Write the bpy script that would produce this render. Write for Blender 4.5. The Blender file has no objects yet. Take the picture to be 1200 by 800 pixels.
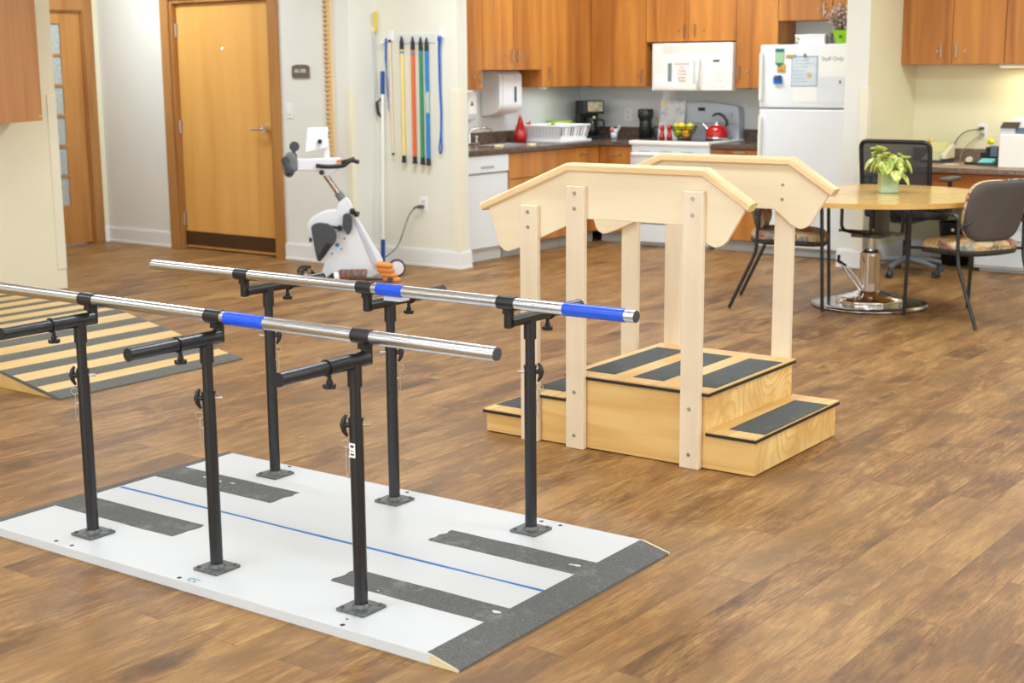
import bpy, math, random
from math import sin, cos, pi, radians as R
from mathutils import Vector, Matrix
random.seed(7)
C = bpy.context.scene.collection
SC = bpy.context.scene

# ------------------------------------------------------------------ camera, light, exposure
cam = bpy.data.cameras.new('camera'); cam.lens = 50.0; cam.sensor_width = 36.0
cam.clip_start = 0.05; cam.clip_end = 100
cam.dof.use_dof = True; cam.dof.focus_distance = 4.9; cam.dof.aperture_fstop = 4.5
co = bpy.data.objects.new('camera', cam); C.objects.link(co)
cr = Vector((0.80341634, 0.59537198, -0.00737444)); cu = Vector((-0.10586907, 0.15502959, 0.98222073)); cf = Vector((-0.58592996, 0.78835146, -0.18758478))
M = Matrix((( cr.x, cu.x, -cf.x, 0), (cr.y, cu.y, -cf.y, 0), (cr.z, cu.z, -cf.z, 1.51), (0, 0, 0, 1)))
co.matrix_world = M
SC.camera = co
SC.view_settings.view_transform = 'Standard'; SC.view_settings.look = 'None'
SC.view_settings.gamma = 1.0; SC.view_settings.use_curve_mapping = False
SC.view_settings.exposure = -0.52
w = bpy.data.worlds.new('daylight'); SC.world = w; w.use_nodes = True
w.node_tree.nodes['Background'].inputs[0].default_value = (0.80, 0.90, 1.0, 1)
w.node_tree.nodes['Background'].inputs[1].default_value = 1.6
CEIL = 2.75
def area(name, loc, rot, sx, sy, power, col):
    l = bpy.data.lights.new(name, 'AREA'); l.shape = 'RECTANGLE'; l.size = sx; l.size_y = sy
    l.energy = power; l.color = col
    o = bpy.data.objects.new(name, l); C.objects.link(o); o.location = loc; o.rotation_euler = rot
    return o
# daylight entering through the windows behind and to the right of the camera
area('window_daylight', (3.9, 3.0, 1.55), (0, R(90), 0), 1.7, 6.0, 150, (0.86, 0.94, 1.0))
area('window_daylight', (-2.5, -2.9, 1.55), (R(90), 0, 0), 6.4, 1.7, 260, (0.84, 0.93, 1.0))
LAMP_W = 44

# ------------------------------------------------------------------ helpers
def lin(c):
    return tuple(((v/255)/12.92 if v/255 <= .04045 else ((v/255+.055)/1.055)**2.4) for v in c)
class NT:
    def __init__(s, name):
        s.m = bpy.data.materials.new(name); s.m.use_nodes = True; s.t = s.m.node_tree
        s.b = s.t.nodes['Principled BSDF']
    def n(s, typ, **kw):
        nd = s.t.nodes.new(typ)
        for k, v in kw.items():
            if hasattr(nd, k) and not k[0].isupper(): setattr(nd, k, v)
        return nd
    def l(s, a, b): s.t.links.new(a, b)
    def coord(s, scale=(1, 1, 1), rot=(0, 0, 0), loc=(0, 0, 0)):
        tc = s.n('ShaderNodeTexCoord'); mp = s.n('ShaderNodeMapping')
        mp.inputs['Scale'].default_value = scale; mp.inputs['Rotation'].default_value = rot; mp.inputs['Location'].default_value = loc
        s.l(tc.outputs['Object'], mp.inputs[0]); return mp.outputs[0]
    def noise(s, vec, scale, detail=4, rough=.55, dist=0):
        nd = s.n('ShaderNodeTexNoise'); s.l(vec, nd.inputs['Vector'])
        nd.inputs['Scale'].default_value = scale; nd.inputs['Detail'].default_value = detail
        nd.inputs['Roughness'].default_value = rough; nd.inputs['Distortion'].default_value = dist
        return nd.outputs['Fac']
    def ramp(s, fac, stops, interp='LINEAR'):
        nd = s.n('ShaderNodeValToRGB'); s.l(fac, nd.inputs[0]); e = nd.color_ramp.elements; nd.color_ramp.interpolation = interp
        while len(e) < len(stops): e.new(.5)
        for el, (p, c) in zip(e, stops):
            el.position = p; el.color = (*c, 1) if len(c) == 3 else c
        return nd.outputs[0]
    def mix(s, fac, a, b, mode='MIX'):
        nd = s.n('ShaderNodeMix'); nd.data_type = 'RGBA'; nd.blend_type = mode
        for i, v in ((0, fac), (6, a), (7, b)):
            if isinstance(v, (int, float)): nd.inputs[i].default_value = v
            elif isinstance(v, tuple): nd.inputs[i].default_value = (*v, 1) if len(v) == 3 else v
            else: s.l(v, nd.inputs[i])
        return nd.outputs[2]
    def math(s, op, a, b=0.0):
        nd = s.n('ShaderNodeMath'); nd.operation = op
        for i, v in ((0, a), (1, b)):
            if isinstance(v, (int, float)): nd.inputs[i].default_value = v
            else: s.l(v, nd.inputs[i])
        return nd.outputs[0]
    def bump(s, h, strength=.1, dist=.01):
        nd = s.n('ShaderNodeBump'); nd.inputs['Strength'].default_value = strength; nd.inputs['Distance'].default_value = dist
        s.l(h, nd.inputs['Height']); s.l(nd.outputs[0], s.b.inputs['Normal'])
    def base(s, c):
        if isinstance(c, tuple): s.b.inputs['Base Color'].default_value = (*c, 1)
        else: s.l(c, s.b.inputs['Base Color'])
_mc = {}
def mat(name, rgb=None, rough=.5, metal=0, spec=.5, var=.04, vs=6, bump=0, trans=0, emit=0, coat=0, alpha=1):
    if name in _mc: return _mc[name]
    k = NT(name); c = lin(rgb)
    v = k.coord()
    f = k.noise(v, vs, 3)
    col = k.ramp(f, [(.3, tuple(x*(1-var) for x in c)), (.7, tuple(min(1, x*(1+var)) for x in c))])
    k.base(col)
    k.b.inputs['Roughness'].default_value = rough; k.b.inputs['Metallic'].default_value = metal
    k.b.inputs['Specular IOR Level'].default_value = spec
    if trans: k.b.inputs['Transmission Weight'].default_value = trans
    if coat: k.b.inputs['Coat Weight'].default_value = coat
    if alpha < 1: k.b.inputs['Alpha'].default_value = alpha
    if emit: k.b.inputs['Emission Color'].default_value = (*c, 1); k.b.inputs['Emission Strength'].default_value = emit
    if bump: k.bump(k.noise(k.coord(), 160, 2), bump, .002)
    _mc[name] = k.m; return k.m
def wood(name, light, dark, axis=2, sc=1.0, rough=.42, contrast=1.0, lines=14, coat=0.0):
    """straight to cathedral grain running along one object axis"""
    if name in _mc: return _mc[name]
    k = NT(name); s = [9*sc, 9*sc, 9*sc]; s[axis] = .8*sc
    v = k.coord(tuple(s))
    n1 = k.noise(v, 1.0, 5, .55, .35)
    rings = k.math('FRACT', k.math('MULTIPLY', k.noise(k.coord(tuple(x*.45 for x in s)), .55, 2, .4, .2), lines))
    line = k.ramp(rings, [(0, (1, 1, 1)), (.5, (.85, .85, .85)), (.86, (.1, .1, .1)), (1, (1, 1, 1))])
    s2 = [140*sc]*3; s2[axis] = 5*sc
    fine = k.noise(k.coord(tuple(s2)), 1.0, 2)
    l, d = lin(light), lin(dark)
    md = tuple((a+b)/2 for a, b in zip(l, d))
    base = k.ramp(n1, [(.34, d), (.5, md), (.66, l)]) if contrast >= 1 else k.ramp(n1, [(.36, d), (.46, md), (.64, l)])
    c2 = k.mix(k.math('MULTIPLY', k.math('SUBTRACT', 1.0, line), .55*contrast), base, d)
    c3 = k.mix(k.math('MULTIPLY', fine, .22), c2, d)
    k.base(c3); k.b.inputs['Roughness'].default_value = rough
    if coat: k.b.inputs['Coat Weight'].default_value = coat
    k.bump(fine, .04, .002)
    _mc[name] = k.m; return k.m

class MB:
    def __init__(s): s.v = []; s.f = []; s.sm = []; s.mi = []; s.cm = 0; s.X = None
    def _add(s, vs, fs, smooth=False):
        o = len(s.v)
        if s.X is not None: vs = [tuple(s.X @ Vector(p)) for p in vs]
        s.v += [tuple(p) for p in vs]
        s.f += [tuple(i+o for i in f) for f in fs]; s.sm += [smooth]*len(fs); s.mi += [s.cm]*len(fs); return s
    def box(s, x0, x1, y0, y1, z0, z1):
        vs = [(x, y, z) for x in (x0, x1) for y in (y0, y1) for z in (z0, z1)]
        return s._add(vs, [(0, 1, 3, 2), (4, 6, 7, 5), (0, 4, 5, 1), (2, 3, 7, 6), (0, 2, 6, 4), (1, 5, 7, 3)])
    def cyl(s, p0, p1, r0, r1=None, n=20, caps=True):
        r1 = r0 if r1 is None else r1
        p0, p1 = Vector(p0), Vector(p1); d = (p1-p0).normalized()
        a = Vector((1, 0, 0)) if abs(d.x) < .9 else Vector((0, 1, 0)); a = d.cross(a).normalized(); b = d.cross(a)
        A = [p0+(a*cos(2*pi*i/n)+b*sin(2*pi*i/n))*r0 for i in range(n)]; B = [p1+(a*cos(2*pi*i/n)+b*sin(2*pi*i/n))*r1 for i in range(n)]
        s._add(A+B, [(i, (i+1) % n, n+(i+1) % n, n+i) for i in range(n)], True)
        if caps:
            s._add(A, [tuple(range(n))[::-1]]); s._add(B, [tuple(range(n))])
        return s
    def tube(s, pts, r, n=12, closed=False, flat=1.0):
        P = [Vector(p) for p in pts]; m = len(P); rings = []; prev = None
        for i in range(m):
            if closed: t = (P[(i+1) % m]-P[i-1])
            else: t = P[min(i+1, m-1)]-P[max(i-1, 0)]
            t.normalize()
            if prev is None:
                a = Vector((0, 0, 1)) if abs(t.z) < .9 else Vector((1, 0, 0)); a = (a - t*a.dot(t)).normalized()
            else: a = (prev - t*prev.dot(t)).normalized()
            prev = a; b = t.cross(a)
            rr = r[i] if isinstance(r, (list, tuple)) else r
            rings.append([P[i]+(a*cos(2*pi*j/n)*flat+b*sin(2*pi*j/n))*rr for j in range(n)])
        vs = [p for rg in rings for p in rg]; fs = []
        for i in range(m if closed else m-1):
            for j in range(n):
                k = (i+1) % m; fs.append((i*n+j, i*n+(j+1) % n, k*n+(j+1) % n, k*n+j))
        s._add(vs, fs, True)
        if not closed:
            s._add(rings[0], [tuple(range(n))[::-1]]); s._add(rings[-1], [tuple(range(n))])
        return s
    def prism(s, poly, f, d0, d1):
        """poly of (u,v); f(u,v,d) -> point"""
        n = len(poly); A = [f(u, v, d0) for u, v in poly]; B = [f(u, v, d1) for u, v in poly]
        return s._add(A+B, [tuple(range(n))[::-1], tuple(range(n, 2*n))]+[(i, (i+1) % n, n+(i+1) % n, n+i) for i in range(n)])
    def lathe(s, prof, c=(0, 0, 0), n=28, axis='z'):
        vs = []
        for r, z in prof:
            for j in range(n):
                x, y = r*cos(2*pi*j/n), r*sin(2*pi*j/n)
                q = (x, y, z) if axis == 'z' else ((z, x, y) if axis == 'x' else (y, z, x))
                vs.append((c[0]+q[0], c[1]+q[1], c[2]+q[2]))
        fs = []
        for i in range(len(prof)-1):
            for j in range(n): fs.append((i*n+j, i*n+(j+1) % n, (i+1)*n+(j+1) % n, (i+1)*n+j))
        return s._add(vs, fs, True)
    def ball(s, c, r, n=14, sx=1, sy=1, sz=1):
        prof = [(max(1e-4, sin(pi*i/10)), -cos(pi*i/10)) for i in range(11)]; vs = []; fs = []
        for q, z in prof:
            for j in range(n): vs.append((c[0]+q*cos(2*pi*j/n)*r*sx, c[1]+q*sin(2*pi*j/n)*r*sy, c[2]+z*r*sz))
        for i in range(10):
            for j in range(n): fs.append((i*n+j, i*n+(j+1) % n, (i+1)*n+(j+1) % n, (i+1)*n+j))
        return s._add(vs, fs, True)
    def sheet(s, rows, smooth=True):
        """grid of points rows[i][j]"""
        n = len(rows[0]); vs = [p for r in rows for p in r]
        return s._add(vs, [(i*n+j, i*n+j+1, (i+1)*n+j+1, (i+1)*n+j) for i in range(len(rows)-1) for j in range(n-1)], smooth)
    def build(s, name, m, parent=None, bevel=0, seg=2, W=False, solid=0, sub=0):
        me = bpy.data.meshes.new(name)
        v = s.v
        if W and parent is not None:
            r = parent
            while r.parent: r = r.parent
            q = r.location; v = [(a-q.x, b-q.y, c-q.z) for a, b, c in v]
        me.from_pydata(v, [], s.f); me.update()
        for p, sm, mi in zip(me.polygons, s.sm, s.mi): p.use_smooth = sm; p.material_index = mi
        for x in (m if isinstance(m, (list, tuple)) else [m]): me.materials.append(x)
        o = bpy.data.objects.new(name, me); C.objects.link(o); o.parent = parent
        if solid:
            md = o.modifiers.new('solid', 'SOLIDIFY'); md.thickness = solid; md.offset = 0
        if sub:
            md = o.modifiers.new('sub', 'SUBSURF'); md.levels = sub; md.render_levels = sub
        if bevel:
            md = o.modifiers.new('bevel', 'BEVEL'); md.width = bevel; md.segments = seg; md.limit_method = 'ANGLE'; md.angle_limit = R(40)
            md.harden_normals = False
        return o
def box(*a): return MB().box(*a)
def thing(name, label, cat, loc=(0, 0, 0), rz=0, group=None):
    o = bpy.data.objects.new(name, None); C.objects.link(o); o.empty_display_size = .1
    o.location = loc; o.rotation_euler = (0, 0, rz); o['label'] = label; o['category'] = cat
    if group: o['group'] = group
    return o
def tag(o, label, cat, group=None, kind=None):
    o['label'] = label; o['category'] = cat
    if group: o['group'] = group
    if kind: o['kind'] = kind
    return o
def st(name, mb, m, parent=None, **k):
    o = mb.build(name, m, parent, **k)
    if parent is None: o['kind'] = 'structure'
    return o
def kids(o): return [c for c in bpy.data.objects if c.parent == o]
def dup_tree(o, parent=None):
    c = o.copy(); C.objects.link(c); c.parent = parent
    for k in kids(o): dup_tree(k, c)
    return c
def text(name, body, size, m, parent, loc, rot, align='CENTER', ext=.0006):
    cu_ = bpy.data.curves.new(name, 'FONT'); cu_.body = body; cu_.size = size; cu_.align_x = align; cu_.align_y = 'CENTER'; cu_.extrude = ext
    tmp = bpy.data.objects.new('tmp', cu_); C.objects.link(tmp)
    me = bpy.data.meshes.new_from_object(tmp.evaluated_get(bpy.context.evaluated_depsgraph_get()))
    bpy.data.objects.remove(tmp); me.name = name; me.materials.clear(); me.materials.append(m)
    o = bpy.data.objects.new(name, me); C.objects.link(o); o.parent = parent
    if parent:
        r = parent
        while r.parent: r = r.parent
        loc = tuple(a-b for a, b in zip(loc, r.location))
    o.location = loc; o.rotation_euler = rot; return o
def arc(c, r, a0, a1, n, f):
    return [f(c[0]+r*cos(a0+(a1-a0)*i/n), c[1]+r*sin(a0+(a1-a0)*i/n)) for i in range(n+1)]
def rounded(pts, r, n=5):
    """round the corners of a 3-D polyline"""
    P = [Vector(p) for p in pts]; out = [P[0]]
    for i in range(1, len(P)-1):
        a = (P[i-1]-P[i]); b = (P[i+1]-P[i]); rr = min(r, a.length*.45, b.length*.45)
        A = P[i]+a.normalized()*rr; B = P[i]+b.normalized()*rr
        for k in range(n+1):
            t = k/n; out.append(A*(1-t)**2+P[i]*2*t*(1-t)+B*t*t)
    out.append(P[-1]); return out
def rpoly(poly, r, n=4):
    """round corners of a closed 2-D polygon"""
    out = []; m = len(poly)
    for i in range(m):
        p = Vector(poly[i]).to_2d(); a = Vector(poly[i-1]).to_2d()-p; b = Vector(poly[(i+1) % m]).to_2d()-p
        rr = min(r if not isinstance(r, (list, tuple)) else r[i], a.length*.45, b.length*.45)
        if rr < 1e-4: out.append(tuple(p)); continue
        A = p+a.normalized()*rr; B = p+b.normalized()*rr
        for k in range(n+1):
            t = k/n; q = A*(1-t)**2+p*2*t*(1-t)+B*t*t; out.append((q.x, q.y))
    return out

# ------------------------------------------------------------------ materials
def floor_mat():
    k = NT('wood_plank_floor')
    v = k.coord((1, 1, 1), (0, 0, R(90)))
    br = k.n('ShaderNodeTexBrick'); k.l(v, br.inputs['Vector'])
    br.offset = .37; br.squash = 1.0
    br.inputs['Scale'].default_value = 1.0; br.inputs['Brick Width'].default_value = 1.22; br.inputs['Row Height'].default_value = .152
    br.inputs['Mortar Size'].default_value = .0012; br.inputs['Mortar Smooth'].default_value = .3
    br.inputs['Color1'].default_value = (0, 0, 0, 1); br.inputs['Color2'].default_value = (1, 1, 1, 1); br.inputs['Mortar'].default_value = (.5, .5, .5, 1)
    tone = br.outputs['Color']
    # per-plank shift of the grain
    add = k.n('ShaderNodeVectorMath'); add.operation = 'MULTIPLY_ADD'
    k.l(tone, add.inputs[0]); add.inputs[1].default_value = (37, 11, 3)
    tc = k.n('ShaderNodeTexCoord'); k.l(tc.outputs['Object'], add.inputs[2])
    def nz(sx, sy, sc, det, rg, di):
        mp = k.n('ShaderNodeMapping'); mp.inputs['Scale'].default_value = (sx, sy, 1); k.l(add.outputs[0], mp.inputs[0])
        return k.noise(mp.outputs[0], sc, det, rg, di)
    blotch = nz(9.0, 2.4, 1.0, 9, .70, .5)
    grain = nz(150, 9, 1.0, 4, .65, .2)
    streak = nz(38, 2.2, 1.0, 5, .6, .3)
    big = nz(5.0, 1.7, 1.0, 6, .70, .5)
    mp = k.n('ShaderNodeMapping'); mp.inputs['Scale'].default_value = (5.2, 1.9, 1); k.l(add.outputs[0], mp.inputs[0])
    vo = k.n('ShaderNodeTexVoronoi'); k.l(mp.outputs[0], vo.inputs['Vector']); vo.inputs['Scale'].default_value = .75
    knot = k.math('ADD', vo.outputs['Distance'], k.math('MULTIPLY', k.math('SUBTRACT', nz(30, 12, 1.0, 3, .6, .5), .5), .35))
    c1 = k.ramp(blotch, [(.30, lin((96, 63, 32))), (.42, lin((136, 94, 50))), (.54, lin((166, 123, 70))), (.72, lin((196, 155, 96)))])
    c1 = k.mix(k.ramp(streak, [(.36, (.6, .6, .6)), (.52, (0, 0, 0))]), c1, lin((124, 82, 48)))
    c2 = k.mix(k.ramp(big, [(.37, (.9, .9, .9)), (.52, (0, 0, 0))]), c1, lin((94, 64, 38)))
    c2 = k.mix(k.ramp(knot, [(.08, (.9, .9, .9)), (.24, (0, 0, 0))]), c2, lin((62, 42, 26)))
    c3 = k.mix(k.math('MULTIPLY', k.ramp(grain, [(.36, (1, 1, 1)), (.54, (0, 0, 0))]), .7), c2, lin((90, 60, 34)))
    crack = k.ramp(nz(26, 2.6, 1.0, 5, .62, .6), [(.478, (0, 0, 0)), (.5, (.75, .75, .75)), (.515, (0, 0, 0))])
    c3 = k.mix(k.mix(1.0, crack, k.ramp(nz(4, 2, 1.0, 2, .5, 0), [(.45, (0, 0, 0)), (.6, (1, 1, 1))]), 'MULTIPLY'), c3, lin((80, 52, 32)))
    c4 = k.mix(k.ramp(tone, [(0, (.0, .0, .0)), (1, (.28, .28, .28))]), c3, lin((192, 150, 92)))
    c5 = k.mix(k.math('MULTIPLY', br.outputs['Fac'], .6), c4, lin((84, 56, 38)))
    k.base(c5)
    rr = k.ramp(grain, [(0, (.38, .38, .38)), (1, (.52, .52, .52))]); k.l(rr, k.b.inputs['Roughness'])
    k.b.inputs['Specular IOR Level'].default_value = .30
    k.bump(k.mix(.5, grain, br.outputs['Fac']), .06, .002)
    return k.m
def granite(name, a, b, c_, rough=.22):
    k = NT(name); v = k.coord()
    n = k.noise(v, 34, 5, .7); n2 = k.noise(v, 140, 3, .7)
    col = k.ramp(n, [(.32, lin(a)), (.5, lin(b)), (.68, lin(c_))])
    col = k.mix(k.ramp(n2, [(.45, (0, 0, 0)), (.62, (.6, .6, .6))]), col, lin(c_))
    k.base(col); k.b.inputs['Roughness'].default_value = rough; return k.m
def grit_mat(name, rgb, worn=(150, 150, 146), amt=.35, sc=260):
    k = NT(name); v = k.coord(); n = k.noise(v, sc, 2, .7); n2 = k.noise(v, 9, 6, .75)
    col = k.ramp(n, [(.35, lin(tuple(x*.82 for x in rgb))), (.65, lin(tuple(min(255, x*1.15) for x in rgb)))])
    k.base(k.mix(k.ramp(n2, [(.55, (0, 0, 0)), (.8, (amt, amt, amt))]), col, lin(worn)))
    k.b.inputs['Roughness'].default_value = .85; k.b.inputs['Specular IOR Level'].default_value = .25
    k.bump(n, .35, .001); return k.m
def steel_mat(name, rgb=(215, 215, 216), rough=.24, axis=0, s=(2, 300, 300)):
    k = NT(name); n = k.noise(k.coord(s), 1.0, 2)
    k.base(lin(rgb)); k.b.inputs['Metallic'].default_value = 1
    k.l(k.ramp(n, [(.3, (rough*.95,)*3), (.7, (rough*1.05,)*3)]), k.b.inputs['Roughness']); return k.m
def tapestry():
    k = NT('tapestry_fabric'); v = k.coord((1, 1, 1), (.3, .2, .6))
    vo = k.n('ShaderNodeTexVoronoi'); k.l(v, vo.inputs['Vector']); vo.inputs['Scale'].default_value = 15
    sep = k.n('ShaderNodeSeparateColor'); k.l(vo.outputs['Color'], sep.inputs[0])
    col = k.ramp(sep.outputs[0], [(0, lin((196, 168, 122))), (.25, lin((150, 84, 84))), (.42, lin((214, 192, 150))), (.6, lin((128, 140, 144))), (.75, lin((188, 150, 92))), (.9, lin((92, 84, 80)))], 'CONSTANT')
    wv = k.noise(k.coord((1, 1, 1)), 26, 3, .6, 1.2)
    col = k.mix(k.ramp(wv, [(.44, (0, 0, 0)), (.5, (.8, .8, .8)), (.56, (0, 0, 0))]), col, lin((226, 204, 156)))
    k.base(col); k.b.inputs['Roughness'].default_value = .9; k.bump(k.noise(k.coord(), 220, 2), .25, .001); return k.m
def fabric(name, rgb):
    k = NT(name); n = k.noise(k.coord(), 300, 2)
    k.base(k.ramp(n, [(.35, lin(tuple(x*.85 for x in rgb))), (.65, lin(tuple(min(255, x*1.12) for x in rgb)))]))
    k.b.inputs['Roughness'].default_value = .8; k.b.inputs['Specular IOR Level'].default_value = .3; k.bump(n, .2, .001); return k.m
def mesh_back_mat():
    k = NT('woven_mesh_back'); v = k.coord((260, 260, 260))
    ck = k.n('ShaderNodeTexChecker'); k.l(v, ck.inputs['Vector']); ck.inputs['Scale'].default_value = 1
    k.base(lin((52, 54, 60))); k.b.inputs['Roughness'].default_value = .8
    k.l(k.ramp(ck.outputs['Fac'], [(0, (.80, .80, .80)), (1, (.93, .93, .93))]), k.b.inputs['Alpha']); return k.m
def painted(name, rgb, rough=.62, v_=.02):
    return mat(name, rgb, rough, spec=.35, var=v_, vs=2.2, bump=.05)

FLOOR = floor_mat()
WHITEWALL = painted('off_white_wall_paint', (232, 231, 223))
CREAM = painted('cream_wall_paint', (236, 228, 200))
BANDWALL = painted('warm_white_wall_paint', (233, 230, 214))
KITCHENWALL = painted('grey_kitchen_wall_paint', (216, 221, 217))
NOOKWALL = painted('pale_yellow_wall_paint', (232, 225, 190))
CEILM = painted('ceiling_white', (238, 238, 234))
TRIM = mat('white_trim_paint', (236, 236, 234), .4, var=.01)
GUARD = mat('ivory_corner_guard', (238, 231, 208), .38, var=.015)
HONEY = wood('honey_door_veneer', (234, 178, 98), (214, 154, 76), 2, .5, .4, .8, 4, .15)
FRAMEW = wood('oak_door_frame', (188, 134, 74), (160, 106, 54), 2, 1, .45, .9, 8)
GLASSDOORW = wood('stained_oak_door', (200, 142, 76), (176, 118, 58), 2, 1, .42, .9, 6)
CHERRY = wood('cherry_cabinet_veneer', (210, 140, 62), (158, 92, 38), 2, .8, .38, .9, 5, .15)
CHERRYH = wood('cherry_horizontal_veneer', (196, 120, 56), (160, 90, 38), 0, .8, .38, .9, 5)
WALLCABW = wood('warm_wall_cabinet_veneer', (202, 144, 92), (178, 116, 66), 2, .8, .42, .8, 4)
MAPLE = wood('pale_maple', (238, 220, 192), (226, 204, 174), 2, .9, .5, .5, 7)
MAPLEH = wood('pale_maple_board', (246, 230, 198), (236, 216, 180), 0, .9, .5, .5, 6)
MAPLERAIL = wood('maple_handrail', (240, 212, 164), (228, 192, 140), 0, 1.2, .4, .5, 5)
OAK = wood('golden_oak_plywood', (253, 220, 150), (218, 170, 98), 0, .65, .42, 1.4, 36, .1)
OAKY = wood('golden_oak_plywood_end', (253, 220, 150), (218, 170, 98), 1, .65, .42, 1.4, 36, .1)
RAMPW = wood('birch_ramp_plywood', (222, 186, 120), (206, 168, 100), 1, .8, .5, .6, 5)
TABLEW = wood('honey_table_laminate', (226, 184, 108), (212, 166, 88), 0, .9, .22, .6, 4, .3)
BLACKGRIT = grit_mat('black_grit_tape', (98, 98, 96), (176, 176, 172), .5)
DARKGRIT = grit_mat('charcoal_grit_tape', (84, 88, 88), (140, 142, 140), .4)
RAMPGRIT = grit_mat('ramp_grit_tape', (104, 104, 98), (130, 128, 120), .4)
RUBBER = mat('black_rubber', (34, 34, 37), .5, var=.1)
BLACKP = mat('black_powder_coat', (30, 31, 34), .30, spec=.6, var=.12, vs=40)
BLACKPL = mat('black_plastic', (28, 28, 30), .42, var=.08)
STEEL = steel_mat('brushed_bar_steel', (222, 229, 238), .24)
PLATESTEEL = mat('worn_grey_steel_plate', (108, 110, 108), .5, metal=.6, var=.35, vs=60)
CHROME = mat('chrome', (225, 225, 228), .07, metal=1, var=.02)
NICKEL = mat('satin_nickel', (196, 190, 180), .3, metal=1, var=.03)
WHITEBOARD = mat('white_laminate_board', (204, 206, 207), .5, var=.012, vs=3)
BLUETAPE = mat('blue_painter_tape', (6, 106, 178), .5, var=.12, vs=30)
BLUEWRAP = mat('blue_vinyl_wrap', (22, 84, 222), .32, var=.1, vs=20, spec=.6)
APPL = mat('white_appliance_enamel', (232, 236, 239), .28, var=.01, coat=.2)
APPLC = mat('cream_appliance_plastic', (238, 234, 224), .35, var=.01)
APPLG = mat('pale_blue_grey_panel', (196, 206, 216), .35, var=.02)
WHITEPL = mat('white_plastic', (240, 240, 240), .35, var=.01)
GREYPL = mat('grey_plastic', (112, 116, 120), .4, var=.03)
DKGREYPL = mat('dark_grey_plastic', (66, 68, 72), .45, var=.05)
LAM = granite('brown_granite_laminate', (58, 46, 40), (84, 68, 58), (116, 98, 84))
LAM2 = granite('taupe_granite_laminate', (120, 98, 78), (154, 130, 104), (186, 160, 130), .3)
LAM2D = granite('taupe_granite_edge', (84, 68, 58), (116, 96, 84), (150, 128, 112), .35)
RED = mat('red_enamel', (190, 22, 24), .12, var=.05, coat=.4)
GLASSR = mat('red_glass', (176, 18, 22), .12, var=.15, coat=.5)
FROST = mat('pebbled_glass', (176, 186, 182), .35, var=.22, vs=46, bump=.3)
PAPER = mat('white_paper', (240, 240, 236), .8, var=.01)
BLACKINK = mat('grey_marker_ink', (146, 148, 154), .7)
REDINK = mat('red_ink', (206, 110, 96), .7)
TAP = tapestry()
SHELLF = fabric('charcoal_chair_shell', (92, 86, 82))
OFFICEF = fabric('black_seat_fabric', (44, 45, 50))
MESHB = mesh_back_mat()

# ------------------------------------------------------------------ room shell
XL, XR, YN, YK = -10.66, 4.0, 8.2, 11.2
st('floor', box(XL-.3, XR+.3, -3.3, 12.2, -.12, 0), FLOOR)
st('ceiling', box(XL-.3, XR+.3, -3.3, 12.2, CEIL, CEIL+.12), CEILM)
# wall that carries the oak door (front face Y = 8.2, opening for the door)
DX0, DX1, DZ = -9.70, -8.475, 2.11
m = MB(); m.box(XL-.12, DX0, 8.2, 8.38, 0, CEIL); m.box(DX1, -7.63, 8.2, 8.56, 0, CEIL); m.box(DX0, DX1, 8.2, 8.38, DZ+.0, CEIL); m.box(DX0, DX1, 8.34, 8.38, 0, DZ)
st('wall_north', m, WHITEWALL)
st('wall_bands', box(-7.63, -6.81, 8.5, 8.62, 0, CEIL), BANDWALL)
st('wall_kitchen_left', box(-7.62, -7.5, 8.62, YK+.12, 0, CEIL), KITCHENWALL)
st('wall_kitchen_back', box(-7.5, -4.47, YK, YK+.12, 0, CEIL), KITCHENWALL)
m = box(-4.47, -4.285, 10.24, YK+.12, 0, CEIL); m.mi = [1 if i == 2 else 0 for i in range(6)]; st('wall_nook_divider', m, [NOOKWALL, WHITEWALL])
st('wall_nook_back', box(-4.285, XR+.12, YK, YK+.12, 0, CEIL), NOOKWALL)
st('wall_left', box(-8.69, -8.57, -3.0, 6.2, 0, CEIL), CREAM)
# west wall with the glazed door
GY0, GY1, GZ = 7.13, 8.06, 2.06
m = MB(); m.box(XL-.12, XL, -3.1, GY0, 0, CEIL); m.box(XL-.12, XL, GY1, 8.2, 0, CEIL); m.box(XL-.12, XL, GY0, GY1, GZ, CEIL)
st('wall_west', m, CREAM)
# east wall and south wall: openings with windows in them
m = MB(); m.box(XR, XR+.12, -3.1, 0, 0, CEIL); m.box(XR, XR+.12, 6.0, YK, 0, CEIL); m.box(XR, XR+.12, 0, 6, 0, .7); m.box(XR, XR+.12, 0, 6, 2.4, CEIL)
st('wall_east', m, CREAM)
m = MB(); m.box(-8.57, -5.7, -3.12, -3.0, 0, CEIL); m.box(.7, XR, -3.12, -3.0, 0, CEIL); m.box(-5.7, .7, -3.12, -3.0, 0, .7); m.box(-5.7, .7, -3.12, -3.0, 2.4, CEIL)
st('wall_south', m, CREAM)
m = MB()
for i in range(5): m.box(XR+.03, XR+.09, i*1.5-.03 if i else 0, i*1.5+.03, .7, 2.4)
m.box(XR+.03, XR+.09, 0, 6, .7, .76); m.box(XR+.03, XR+.09, 0, 6, 2.34, 2.4); st('window_1', m, TRIM)
m = MB()
for i in range(5): m.box(-5.7+i*1.6-(.03 if i else 0), -5.7+i*1.6+(.03 if i < 4 else 0), -3.09, -3.03, .7, 2.4)
m.box(-5.7, .7, -3.09, -3.03, .7, .76); m.box(-5.7, .7, -3.09, -3.03, 2.34, 2.4); st('window_2', m, TRIM)

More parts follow.
